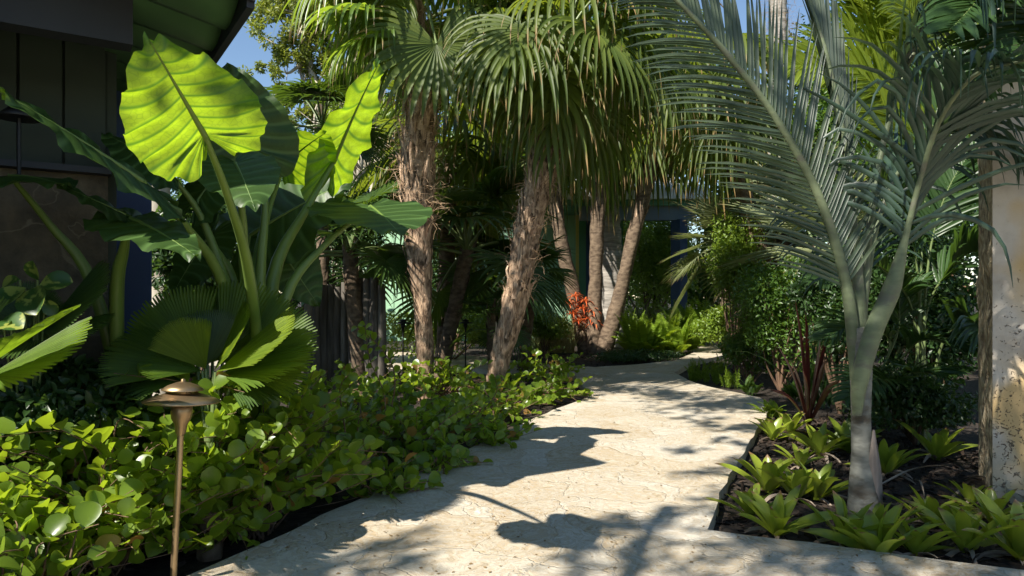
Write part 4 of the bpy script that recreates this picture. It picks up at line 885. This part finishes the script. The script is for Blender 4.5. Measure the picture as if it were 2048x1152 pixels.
BR = [(1545, 880, 'lime bromeliad rosette at the far left corner of the bed'), (1641, 912, 'bromeliad rosette with an upright paddle leaf just left of the grey trunk'), (1534, 985, 'bromeliad rosette hugging the path edge, second from the near corner'),
      (1632, 1000, 'wide dark bromeliad rosette touching the left of the grey trunk'), (1553, 1072, 'sunlit-tipped bromeliad rosette nearest the bed corner'), (1690, 1090, 'upright bromeliad rosette in front of the grey trunk foot'),
      (1776, 950, 'bromeliad rosette immediately right of the grey trunk'), (1871, 920, 'bromeliad rosette far back between trunk and coral column'), (1860, 1055, 'broad bromeliad rosette in the middle of the right half of the bed'),
      (1830, 1112, 'bromeliad rosette overhanging the front kerb with browned leaves'), (1985, 1045, 'bright yellow bromeliad rosette near the coral column'), (2040, 1120, 'bromeliad rosette cut by the right picture edge'),
      (1500, 1035, 'small bromeliad rosette leaning over the path kerb'), (1590, 1000, 'bromeliad rosette half hidden between two larger ones left of the trunk'), (1760, 1085, 'small bromeliad rosette just right of the grey trunk foot'), (1700, 905, 'bromeliad rosette directly behind the grey trunk'),
      (1940, 1010, 'bromeliad rosette behind the bright yellow one'), (1580, 868, 'small bromeliad rosette near the maroon straps'), (1760, 1120, 'bromeliad rosette on the front kerb right of the trunk'), (2060, 1060, 'bromeliad rosette half outside the right picture edge'),
      (1600, 935, 'small bromeliad rosette among the left group'), (1930, 1105, 'bromeliad rosette with long withered leaves at the front right')]
for k, (u, v, lb) in enumerate(BR):
    q = G(u, v, -.05); t = thing('bromeliad', lb, 'bromeliad', q, 'bromeliads in the mulch bed'); mb, md = brom_mesh(900+k)
    s = rng.uniform(.72, 1.15)*(.75 if k in (12, 14, 16, 19) else 1); t.rotation_euler = (rng.uniform(-.25, .25), rng.uniform(-.25, .25), 0)
    for o in (mb.build('leaf_rosette', M_brom), md.build('withered_leaves', M_bromdry)):
        o.parent = t; o.scale = (s, s, s)
# fallen dry straps on the mulch
for k, (a, b) in enumerate([((1760, 970), (1905, 930)), ((1700, 1040), (1800, 1010)), ((1900, 1000), (1960, 985)), ((1480, 1020), (1540, 1040)), ((1900, 1090), (2020, 1080)), ((1830, 960), (1850, 1000)), ((1600, 1060), (1640, 1090)), ((1930, 960), (2000, 975))]):
    mb = MB(); A_, B_ = G(*a, -.04), G(*b, -.04); mb.strip(catm([A_, A_.lerp(B_, .5)+V(0, 0, .035), B_], 9), .02*np.array([.3, .8, 1, 1, .9, .8, .6, .4, .1]), (0, -.2, 1), .4, 0, rng.random(), 1.0)
    lbs = ['long dry strap leaf lying right of the trunk', 'dry strap leaf in front of the trunk foot', 'short dry strap leaf near the yellow bromeliad', 'dry strap leaf by the path edge', 'dry strap leaf along the front kerb', 'dry strap leaf behind the broad bromeliad', 'dry strap leaf left of the upright bromeliad', 'dry strap leaf by the column foot']
    tag(mb.build('fallen_leaf', M_bromdry), lbs[k], 'fallen leaf', 'fallen dry leaves')

# ------------------------------------------------------------------ coral column
c0 = V(2.50, 3.60, 0); ed = V(.24, .47, 0).normalized(); fd = V(ed.y, -ed.x, 0)
col = thing('coral_column', 'rough coral rock column at the right edge', 'column', c0+V(0, 0, -.06))
mb = MB(); nz_ = 60; ns = 10
def face(a, b, mat, seed, amp=.018):
    a = np.array(a); b = np.array(b); out = nrm(np.cross(b-a, [0, 0, 1])); vs = []
    for i in range(nz_):
        for j in range(ns):
            z = -.1+3.0*i/(nz_-1); s = j/(ns-1); p = a+(b-a)*s; n_ = mnoise.fractal(Vector((p[0]*5+seed, p[1]*5, z*4)), 1, 2, 4)
            w_ = amp*n_*(1.0 if 0 < j < ns-1 else .0); e = .02*mnoise.noise(Vector((0, 0, z*3)))
            vs.append((p[0]+out[0]*w_, p[1]+out[1]*w_, z))
    return vs, [(i*ns+j, i*ns+j+1, (i+1)*ns+j+1, (i+1)*ns+j) for i in range(nz_-1) for j in range(ns-1)]
cA = c0; cB = c0+fd*.6; cC = cB+ed*.50; cD = c0+ed*.50
v_, f_ = face(cA, cB, 0, 1); mb.add(v_, f_); v_, f_ = face(cB, cC, 0, 2); mb.add(v_, f_); v_, f_ = face(cC, cD, 0, 3); mb.add(v_, f_); v_, f_ = face(cD, cA, 0, 4, .03); mb.add(v_, f_, 1)
mb.build('shaft', [M_coral, M_coral_side], col)

# ------------------------------------------------------------------ shrubs, ferns, grasses
def bush(label, c, rad, n, leaf, mat, seed, name='shrub', cat='shrub', group=None, T=T_leaf, lumps=14, stem=True, hollow=.55, gz=None):
    rg = np.random.RandomState(seed); c = np.array(c, float); rad = np.array(rad, float)
    t = thing(name, label, cat, (c[0], c[1], -.06 if gz is None else gz), group)
    lc = rg.randn(lumps, 3); lc /= np.linalg.norm(lc, axis=1)[:, None]; lc = c+lc*rad*rg.uniform(.35, .8, (lumps, 1)); lr = rg.uniform(.28, .55, lumps)
    idx = rg.randint(0, lumps, n); d = rg.randn(n, 3); d /= np.linalg.norm(d, axis=1)[:, None]
    p = lc[idx]+d*rad*lr[idx][:, None]*rg.uniform(hollow, 1.08, (n, 1))
    k = p[:, 2] > -.04; p = p[k]; d = d[k]; m = len(p)
    dirs = d*.5+rg.randn(m, 3)*.6+[0, 0, -.15]; nn = d+rg.randn(m, 3)*.5+[0, 0, .6]
    mb = MB(); mb.leaves(T, p, dirs, nn, rg.uniform(.6, 1.3, m)*leaf, 0, rg.rand(m)); mb.build('foliage', mat, t)
    if stem:
        ms = MB(); b = np.array([c[0], c[1], -.06])
        for q in lc: ms.tube(catm([b, b*.45+q*.55+rg.randn(3)*.08*rad, q], 8), lin([.035, .012, .005], 8)*max(.3, rad[2]), 6, cap=False)
        ms.build('stems', M_coco_stem, t)
    return t
def B(label, u, v, d, ru, rv, n, leaf, mat, seed, **k):
    c = P(u, v, d); return bush(label, c, (ru/FPX*d, max(.3, ru/FPX*d*.7), rv/FPX*d), n, leaf, mat, seed, **k)
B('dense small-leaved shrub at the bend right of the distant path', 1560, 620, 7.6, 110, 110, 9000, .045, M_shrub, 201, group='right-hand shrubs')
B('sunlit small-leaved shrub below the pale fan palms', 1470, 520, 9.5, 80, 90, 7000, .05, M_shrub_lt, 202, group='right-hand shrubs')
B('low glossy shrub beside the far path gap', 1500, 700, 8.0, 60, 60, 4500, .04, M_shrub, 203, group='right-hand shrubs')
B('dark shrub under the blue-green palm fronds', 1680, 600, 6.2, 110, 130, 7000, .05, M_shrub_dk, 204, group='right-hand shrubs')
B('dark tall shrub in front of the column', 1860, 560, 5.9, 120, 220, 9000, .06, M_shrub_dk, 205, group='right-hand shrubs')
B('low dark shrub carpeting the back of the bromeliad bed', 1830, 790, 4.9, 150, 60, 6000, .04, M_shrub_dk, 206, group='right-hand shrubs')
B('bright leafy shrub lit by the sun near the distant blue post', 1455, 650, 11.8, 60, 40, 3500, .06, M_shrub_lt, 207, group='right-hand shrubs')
B('tall leafy hedge behind the distant blue post', 1300, 500, 20, 130, 130, 13000, .10, M_shrub_lt, 208, group='far hedges')  # bright leaf colour stands in for sunlight on this hedge
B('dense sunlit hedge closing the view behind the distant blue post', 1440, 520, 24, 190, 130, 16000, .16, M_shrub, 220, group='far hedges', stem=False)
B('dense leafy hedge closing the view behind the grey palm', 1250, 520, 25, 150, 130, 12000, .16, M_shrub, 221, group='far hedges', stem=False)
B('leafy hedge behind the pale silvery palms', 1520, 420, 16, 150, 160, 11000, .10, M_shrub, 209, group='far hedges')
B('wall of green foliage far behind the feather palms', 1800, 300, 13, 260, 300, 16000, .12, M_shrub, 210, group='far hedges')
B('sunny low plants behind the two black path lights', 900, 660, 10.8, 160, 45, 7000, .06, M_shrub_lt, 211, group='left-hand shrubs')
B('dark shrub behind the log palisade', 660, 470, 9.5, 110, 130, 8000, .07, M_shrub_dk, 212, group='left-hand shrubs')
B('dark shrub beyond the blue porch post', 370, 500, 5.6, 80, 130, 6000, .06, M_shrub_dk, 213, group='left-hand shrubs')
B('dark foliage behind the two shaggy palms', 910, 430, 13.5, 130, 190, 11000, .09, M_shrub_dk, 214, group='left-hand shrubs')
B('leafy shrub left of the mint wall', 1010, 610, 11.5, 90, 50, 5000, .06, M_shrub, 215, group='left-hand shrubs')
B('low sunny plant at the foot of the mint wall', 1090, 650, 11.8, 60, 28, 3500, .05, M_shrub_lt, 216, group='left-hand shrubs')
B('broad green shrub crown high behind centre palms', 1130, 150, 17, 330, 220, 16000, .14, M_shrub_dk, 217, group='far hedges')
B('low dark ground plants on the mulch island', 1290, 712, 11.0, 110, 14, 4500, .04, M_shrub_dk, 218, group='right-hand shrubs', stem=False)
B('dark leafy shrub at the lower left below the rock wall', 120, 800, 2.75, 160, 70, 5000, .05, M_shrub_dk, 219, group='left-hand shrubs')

def fern_clump(label, base, n, L, mat, seed, spread=1.0, name='fern', cat='fern', w=.05, el=(35, 85), group='ferns', foxtail=False):
    rg = random.Random(seed); b = Vector(base); t = thing(name, label, cat, b, group); mb = MB()
    for k in range(n):
        az = rg.uniform(0, 6.28); e = R(rg.uniform(*el)); l = L*rg.uniform(.6, 1.1); cur = np.array([math.cos(az)*math.cos(e), math.sin(az)*math.cos(e), math.sin(e)])
        q = [np.array(b)+np.array([rg.uniform(-1, 1), rg.uniform(-1, 1), 0])*L*.25*spread]
        for i in range(9): cur = nrm(cur+np.array([0, 0, -1])*(.03 if foxtail else .11)*(i/4)); q.append(q[-1]+cur*l/9)
        pts = np.array(q); mb.tube(pts, .003, 4, 0, .5, cap=False)
        if foxtail:
            m = 150; ti = np.array([rg.uniform(.1, .98) for _ in range(m)])*9; P_ = pts[ti.astype(int)]+(pts[np.minimum(ti.astype(int)+1, 9)]-pts[ti.astype(int)])*(ti % 1)[:, None]
            mb.leaves(T_small, P_, nr.randn(m, 3)+[0, 0, .6], nr.randn(m, 3), .035*(1-(ti/9)**3*.8), 0, None, .35)
        else:
            for s in (-1, 1):
                m = 22; ti = np.linspace(.15, .98, m)*9; ii = ti.astype(int); P_ = pts[ii]+(pts[np.minimum(ii+1, 9)]-pts[ii])*(ti % 1)[:, None]; T_ = np.gradient(pts, axis=0)[ii]; T_ /= np.linalg.norm(T_, axis=1)[:, None]
                sd = np.cross(T_, [0, 0, 1.]); sd /= np.linalg.norm(sd, axis=1)[:, None]+1e-6
                mb.leaves(T_small, P_, sd*s+T_*.4, np.cross(sd, T_)+nr.randn(m, 3)*.15, l*.2*np.sin(np.pi*(ti/9*.85+.12))+.004, 0, None, .6)
    mb.build('fronds', mat, t); return t
for k, (u, v, n, L, lb) in enumerate([(1390, 762, 16, .30, 'foxtail fern plume cluster at the path edge, nearest the bend'), (1425, 766, 14, .28, 'foxtail fern just right of the nearest plume cluster'), (1465, 775, 12, .25, 'darker foxtail fern beside the low glossy shrub'), (1440, 752, 12, .30, 'foxtail fern behind the nearest plume cluster')]):
    fern_clump(lb, G(u, v, -.05), n, L, M_fern, 500+k, 1.3, 'foxtail_fern', foxtail=True, el=(50, 88))
for k, (u, v, n, L, m, lb) in enumerate([(1280, 712, 34, .8, M_fern, 'green fern at the left of the island fern group'), (1335, 711, 34, .8, M_fern, 'green fern in the middle of the island fern group'), (1370, 706, 22, .65, M_fern, 'green fern at the right end of the mulch island'), (1400, 694, 44, 1.1, M_fern, 'bright yellow-green fern lit below the blue post'), (1352, 695, 36, 1.0, M_fern, 'tall fern behind the island group')]):
    fern_clump(lb, G(u, v, -.05), n, L, m, 520+k)
for k, (u, v, d, lb) in enumerate([(1545, 835, .2, 'bright small fern at the far corner of the bromeliad bed'), (1590, 800, .25, 'leafy fern left of the maroon straps'), (1500, 790, .22, 'dark small fern on the path edge beside the shrub')]):
    fern_clump(lb, G(u, v, -.05), 16, d, M_fern if k == 0 else M_shrub, 540+k)
def grass_clump(label, base, n, L, mat, seed, w=.012, el=(50, 88), name='grass_clump', cat='grass', group='ornamental grasses', arch=.1, spread=.25):
    rg = random.Random(seed); b = Vector(base); t = thing(name, label, cat, b, group); mb = MB()
    for k in range(n):
        az = rg.uniform(0, 6.28); e = R(rg.uniform(*el)); l = L*rg.uniform(.6, 1.1); cur = np.array([math.cos(az)*math.cos(e), math.sin(az)*math.cos(e), math.sin(e)]); q = [np.array(b)+np.array([rg.uniform(-1, 1), rg.uniform(-1, 1), 0])*L*spread]
        for i in range(6): cur = nrm(cur+np.array([0, 0, -1])*arch*(i/3)); q.append(q[-1]+cur*l/6)
        mb.strip(q, w*np.array([.8, 1, 1, .9, .7, .4, .05]), (math.cos(az), math.sin(az), 1), .3, 0, rg.random())
    mb.build('blades', mat, t)
for k, (u, v, n, L, m, w_, lb) in enumerate([(1290, 690, 170, .95, M_grass, .022, 'blue-green grass clump right of the grey palm trunk'), (1250, 688, 120, .9, M_grass, .02, 'grass clump just behind the grey palm foot'), (1330, 686, 130, .85, M_grass, .02, 'grass clump in front of the distant hedge'),
        (1095, 705, 220, .65, M_straw, .010, 'straw-coloured grass tuft left of the slim palms'), (1130, 705, 220, .65, M_straw, .010, 'straw-coloured grass tuft touching the leftmost slim palm'), (1070, 705, 160, .6, M_grass, .012, 'green grass tuft beside the straw-coloured tufts'), (1150, 690, 140, .8, M_grass, .014, 'thin green grass below the red plant')]):
    grass_clump(lb, G(u, v, -.05), n, L, m, 600+k, w_)
# small plants along the shaded path edge below palms
# red cordyline
qr = G(1160, 704, -.05); t = thing('red_cordyline', 'orange-red strap-leaved plant by the mint wall', 'plant', qr); mb = MB()
for k, (u, v) in enumerate([(1138, 590), (1150, 575), (1165, 600), (1178, 620), (1145, 610), (1170, 585), (1185, 605), (1155, 625), (1190, 630)]):
    c = np.array(P(u, v+18, qr.y-.2)); mb.tube(catm([tuple(qr), (qr.x*.5+c[0]*.5, qr.y, c[2]*.5), tuple(c)], 6), .01, 5, 1)
    for i in range(12):
        az = i*2.4; e = R(10+i*5); cur = np.array([math.cos(az)*math.cos(e), math.sin(az)*math.cos(e), math.sin(e)]); q = [c]
        for j in range(6): cur = nrm(cur+np.array([0, 0, -1])*.28); q.append(q[-1]+cur*.036)
        mb.strip(q, .026*np.array([.6, 1, 1, .9, .7, .4, .05]), (0, 0, 1), .3, 0, rng.random())
mb.build('foliage', [M_red, M_coco_stem], t)
# maroon strap plants
for lb, (u, v), tips in [('dark maroon strap-leaved plant behind the bromeliads', (1615, 850), [(1590, 600, 4.6), (1555, 690, 4.5), (1640, 680, 4.6), (1605, 740, 4.4), (1680, 760, 4.4), (1540, 780, 4.3), (1610, 620, 5), (1650, 720, 4.5), (1580, 720, 4.6), (1660, 640, 4.9)])]:
    q0 = G(u, v, -.05); t = thing('maroon_strap_plant', lb, 'plant', q0); mb = MB()
    for k, tp_ in enumerate(tips):
        e = P(*tp_); pts = catm([q0, q0.lerp(e, .55)+V(0, 0, .06), e], 12); mb.strip(pts, .045*np.array(lin([.6, .8, 1, .9, .7, .1], 12)), (0, -.8, .5), .35, 0, rng.random())
    mb.build('leaves', M_maroon, t)
# green strap leaves behind
grass_clump('arching green strap-leaved plant left of the column', G(1800, 850, -.05), 26, .65, M_areca_dk, 650, .03, (40, 85), 'strap_leaf_plant', 'plant', None, .25)
grass_clump('green strap-leaved plant behind the maroon straps', G(1660, 810, -.05), 36, .9, M_shrub_dk, 651, .035, (45, 88), 'strap_leaf_plant', 'plant', None, .2)

# ------------------------------------------------------------------ log palisade
pal = thing('log_palisade', 'weathered grey upright log palisade left of the upright palm', 'palisade', P(700, 590, 7.6)*1)
pal.location.z = -.06
for k in range(11):
    u = 618+k*14.5; a = P(u, 560+rng.uniform(-8, 14), 7.6+.25*math.sin(k*.5)); mb = MB()
    mb.tube([(a.x, a.y, -.06), (a.x+rng.uniform(-.01, .01), a.y, a.z*.5), (a.x, a.y, a.z)], [.052, .046, .042], 10, 0, .5, .3, seed=k); mb.build('log', M_log, pal)

# ------------------------------------------------------------------ far mint house
DH = 16.0
fh = thing('mint_house', 'mint green house with blue post and white roof edge beyond the slim palms', 'house', (2.0, DH, 0))
def fbox(name, u0, u1, v0, v1, d, th, mat, parent=fh, z0=None):
    a = P(u0, v0, d); b = P(u1, v1, d); zb = b.z if z0 is None else z0; mb = MB()
    mb.box(((a.x+b.x)/2, d+th/2, (a.z+zb)/2), (1, 0, 0), (0, 1, 0), UP, abs(b.x-a.x)/2, th/2, abs(a.z-zb)/2); return mb.build(name, mat, parent, smooth=False)
mb = MB()
x0, x1 = P(600, 0, DH).x, P(1242, 0, DH).x; k_ = int((x1-x0)/.3)
for k in range(k_): mb.box((x0+.15+k*(x1-x0)/k_, DH+.1, 1.5), (1, 0, 0), (0, 1, 0), UP, .147, .02, 1.6)
mb.box(((x0+x1)/2, DH+.2, 1.5), (1, 0, 0), (0, 1, 0), UP, (x1-x0)/2, .06, 1.6)
mb.build('wall', M_mint, fh, smooth=False)
fbox('corner_trim', 1232, 1246, 430, 700, DH-.03, .1, M_green, z0=-.06)
fbox('yellow_trim', 1152, 1158, 430, 700, DH-.02, .08, M_yellow, z0=-.06)
fbox('green_trim', 1158, 1172, 430, 700, DH-.04, .1, M_green, z0=-.06)
dr = fbox('door', 1172, 1212, 440, 610, DH-.03, .08, M_blue)
fbox('window_pane', 1180, 1206, 455, 590, DH-.05, .015, M_glass, dr)
fbox('window_bar', 1180, 1206, 517, 521, DH-.065, .012, M_blue, dr)
fbox('window_frame', 925, 965, 330, 440, DH-.03, .08, M_white)
fbox('beam', 1160, 1392, 412, 440, DH-1.6, .2, M_bluegrey)
fbox('soffit', 1000, 1410, 398, 411, DH-1.7, 2.4, M_green)
fbox('gutter', 1000, 1416, 383, 397, DH-1.85, .14, M_white)
mb = MB(); a = P(1000, 383, DH-1.85); b = P(1416, 383, DH-1.85); a2 = (a.x-.5, DH+4, a.z+1.5); b2 = (b.x, DH+4, b.z+1.5)
quadslab(mb, [tuple(a), tuple(b), b2, a2], .06); mb.build('roof', M_white, fh, smooth=False)
q = P(1358, 440, DH-1.5); mb = MB(); mb.box((q.x, DH-1.5, q.z/2-.03), V(1, .8, 0), V(-.8, 1, 0), UP, .12, .12, q.z/2+.03); mb.build('post', M_blue, fh, smooth=False)
# slab behind the post
# ------------------------------------------------------------------ trees
def tree(label, base, limbs, crown_c, n, leaf, mat, seed, bark=M_bark_pale, group=None, T=T_leaf, lump=110, lr=.22, name='tree'):
    """limbs : list of pixel paths, crown_c: list of (centre, radius) clumps"""
    rg = np.random.RandomState(seed); b = Vector(base); t = thing(name, label, 'tree', b, group); mb = MB()
    for pl, ra, rb in limbs: mb.tube(catm(pl, 24), lin([ra, rb], 24), 10, 0, .5, .15, seed=seed)
    tips = []
    for pl, ra, rb in limbs:
        pts = catm(pl, 24)
        for k in range(14):
            i = rg.randint(8, 24); s = pts[i]; tgt = min(crown_c, key=lambda q: np.linalg.norm(np.array(q[0])-s)+rg.rand()*q[1]*2)
            e = np.array(tgt[0])+rg.randn(3)*tgt[1]*.5; mb.tube(catm([s, (s+e)/2+rg.randn(3)*.1, e], 8), lin([rb*.9, .006], 8), 5, cap=False); tips.append(e)
    mb.build('trunk', bark, t)
    mb = MB(); tot = sum(q[1]**2 for q in crown_c)
    for c, r in crown_c:
        m = int(n*r*r/tot); k = max(5, int(m/lump)); cc = np.array(c)+rg.randn(k, 3)*r*.5; idx = rg.randint(0, k, m); d = rg.randn(m, 3); d /= np.linalg.norm(d, axis=1)[:, None]
        p = cc[idx]+d*r*lr*rg.uniform(.3, 1.1, (m, 1)); mb.leaves(T, p, d+rg.randn(m, 3)*.6, d+rg.randn(m, 3)*.5+[0, 0, .5], rg.uniform(.6, 1.3, m)*leaf, 0, rg.rand(m))
    mb.build('crown', mat, t); return t
DT = 13.0
def Q(u, v, d=DT): return tuple(P(u, v, d))
tree('airy sunlit tree with pale branches against the sky', (P(690, 0, DT).x, DT, -.06),
     [([(P(690, 0, DT).x, DT, -.06), Q(680, 450), Q(650, 250), Q(615, 110), Q(580, -60)], .13, .05), ([Q(672, 400), Q(690, 250), Q(670, 130), Q(640, 0), Q(620, -90)], .08, .03), ([Q(650, 250), Q(625, 230), Q(600, 140), Q(575, 60)], .05, .02), ([Q(690, 420), Q(720, 330), Q(735, 200), Q(740, 60)], .07, .03)],
     [(Q(575, 40), .65), (Q(560, 120), .40), (Q(590, 180), .45), (Q(640, 100), .6), (Q(620, 30), .6), (Q(650, 200), .5), (Q(700, 100), .6), (Q(600, -60), .9), (Q(700, -40), .9), (Q(560, 210, 13.5), .25), (Q(740, 180), .6), (Q(800, 60), .7), (Q(560, -40), .55), (Q(530, 20), .4), (Q(600, 230), .35), (Q(640, 40), .6)], 30000, .075, M_tree, 7)
tree('pale slender multi-stemmed tree behind the bright elephant ear', (P(690, 0, 10.5).x, 10.5, -.06),
     [([(P(700+k*9-20, 0, 10.5).x, 10.5+rng.uniform(-.3, .3), -.06), Q(660+k*16, 440, 10.5), Q(650+k*20, 330, 10.5), Q(640+k*26, 200, 10.5)], .035, .02) for k in range(6)],
     [(Q(700, 200, 10.5), .6), (Q(650, 290, 10.5), .3), (Q(760, 250, 10.5), .5)], 3000, .07, M_shrub_lt, 8)
# tall palm trunk far right top
q = P(1555, 0, 15); t = thing('tall_palm', 'tall palm with bare fibrous trunk against the blue sky', 'palm', (q.x, 15, -.06))
mb, pts, rr, rg_ = trunk_mesh([(1540, 720, 15), (1548, 400, 15), (1555, 150, 15), (1557, 0, 15), (1556, -250, 15)], [.24, .21, .19, .17, .16], 'ring', 14, t, M_bark_gr); fibres(mb, pts, rr, rg_, 350, .55, .9, 1, .6); mb.build('trunk', [M_bark_gr, M_dry], t)
crown(t, P(1556, -260, 15), PA, 14, 1.5, 90)
# leafy masses closing the back of the garden
for k, (u, v, d, ru, rv, n, lf, lb) in enumerate([(760, 330, 18, 170, 190, 9000, .14, 'dense tree mass behind the slender pale stems'), (1000, 300, 20, 240, 240, 11000, .16, 'dense tree mass at the centre back'), (1330, 250, 19, 200, 180, 10000, .15, 'dense tree mass right of centre back'), (1950, 200, 16, 240, 260, 10000, .13, 'dense tree mass at the far right back'), (1600, 380, 20, 200, 140, 7000, .15, 'dense tree mass behind the pale silvery palms'), (1700, 220, 17, 130, 240, 9000, .12, 'tree mass behind the bright feather palm'), (420, 480, 14, 220, 150, 6000, .12, 'dark tree mass behind the porch'), (1180, 60, 21, 300, 220, 11000, .16, 'tall tree mass above the centre back')]):
    B(lb, u, v, d, ru, rv, n, lf, M_shrub if k % 2 else M_shrub_dk, 260+k, name='tree', cat='tree', stem=False, group='trees closing the back of the garden')
for k, (x, y, rx, rz, n, lb) in enumerate([(-7.5, 12, 2.6, 3.2, 9000, 'tall leafy hedge filling the gap between the porch house and the palms'), (-11, 8, 2.6, 3.0, 7000, 'tall leafy hedge behind the porch house'), (7.5, 9.5, 2.4, 3.0, 9000, 'tall leafy hedge to the right behind the coral column'), (9.5, 5.0, 2.2, 3.0, 8000, 'tall leafy hedge beyond the right-hand paving'), (-5.5, 16, 2.4, 2.8, 7000, 'leafy hedge beyond the log palisade'), (13, 14, 3.5, 3.6, 8000, 'tall leafy hedge at the far right corner of the garden')]):
    bush(lb, (x, y, rz*.75), (rx, rx*.7, rz), n, .15, M_shrub if k % 2 else M_shrub_dk, 900+k, group='far hedges')
# trees added outside the frame, unseen crowns laid out to throw the dappled shade
def shade_tree(label, x, y, z, clumps, n, leaf, seed, bx, by, mat=M_shrub):
    tree(label, (bx, by, -.06), [([(bx, by, -.06), (bx*.9+x*.1, by*.9+y*.1, z*.5), (bx*.5+x*.5, by*.5+y*.5, z*.85), (x, y, z)], .12, .04)], [((x+a, y+b, z+c), r) for a, b, c, r in clumps], n, leaf, mat, seed, M_bark_pale, 'trees shading the path')
def dapple(tg, h):
    out = []
    for u, v, r in tg: q = G(u, v); out.append(((q.x-.7*h, q.y-.73*h, h), r))
    return out
def shade(label, base, tg, h, dens, leaf, seed):
    cl = dapple(tg, h); c = sum((Vector(q[0]) for q in cl), Vector())/len(cl); b = Vector((base[0], base[1], -.06))
    n = int(sum(q[1]**2 for q in cl)*3.14*dens)
    tree(label, b, [([tuple(b), tuple(b*.9+c*.1+V(0, 0, h*.45)), tuple(b.lerp(c, .5)+V(0, 0, h*.35)), tuple(c)], .12, .03)], cl, n, leaf, M_shrub, seed, M_bark_pale, 'trees shading the path', lump=24, lr=.30)
shade('unseen spreading tree added behind the viewer to shade the near paving', (-3.8, -4.2), [(1370, 1120, .34), (730, 1095, .24), (620, 1130, .3), (1310, 1035, .2), (1460, 1010, .26), (1420, 935, .22), (1490, 890, .24), (1390, 900, .14), (1560, 1100, .3), (1700, 1125, .3)], 5.4, 800, .085, 301)
shade('unseen broad tree added high above the viewer to shade the bromeliad bed', (2.2, -2.4), [(1600, 1020, .35), (1750, 1080, .4), (1620, 930, .35), (1750, 960, .4), (1900, 1080, .45), (1900, 960, .5), (2040, 1130, .4), (1750, 860, .5), (1700, 830, .4), (2100, 930, .5), (2100, 1000, .4)], 5.8, 850, .09, 302)
shade('tree added beside the porch, crown out of view, to shade the path bend', (-3.3, 6.6), [(1230, 775, .45), (1330, 790, .45), (1420, 810, .4), (1500, 800, .5), (1480, 850, .25), (1180, 762, .3), (1400, 835, .16), (1590, 800, .5), (1300, 760, .4), (1000, 790, .5), (900, 820, .5), (800, 840, .45), (1090, 780, .35), (700, 860, .4), (850, 770, .6)], 5.2, 1000, .085, 303)
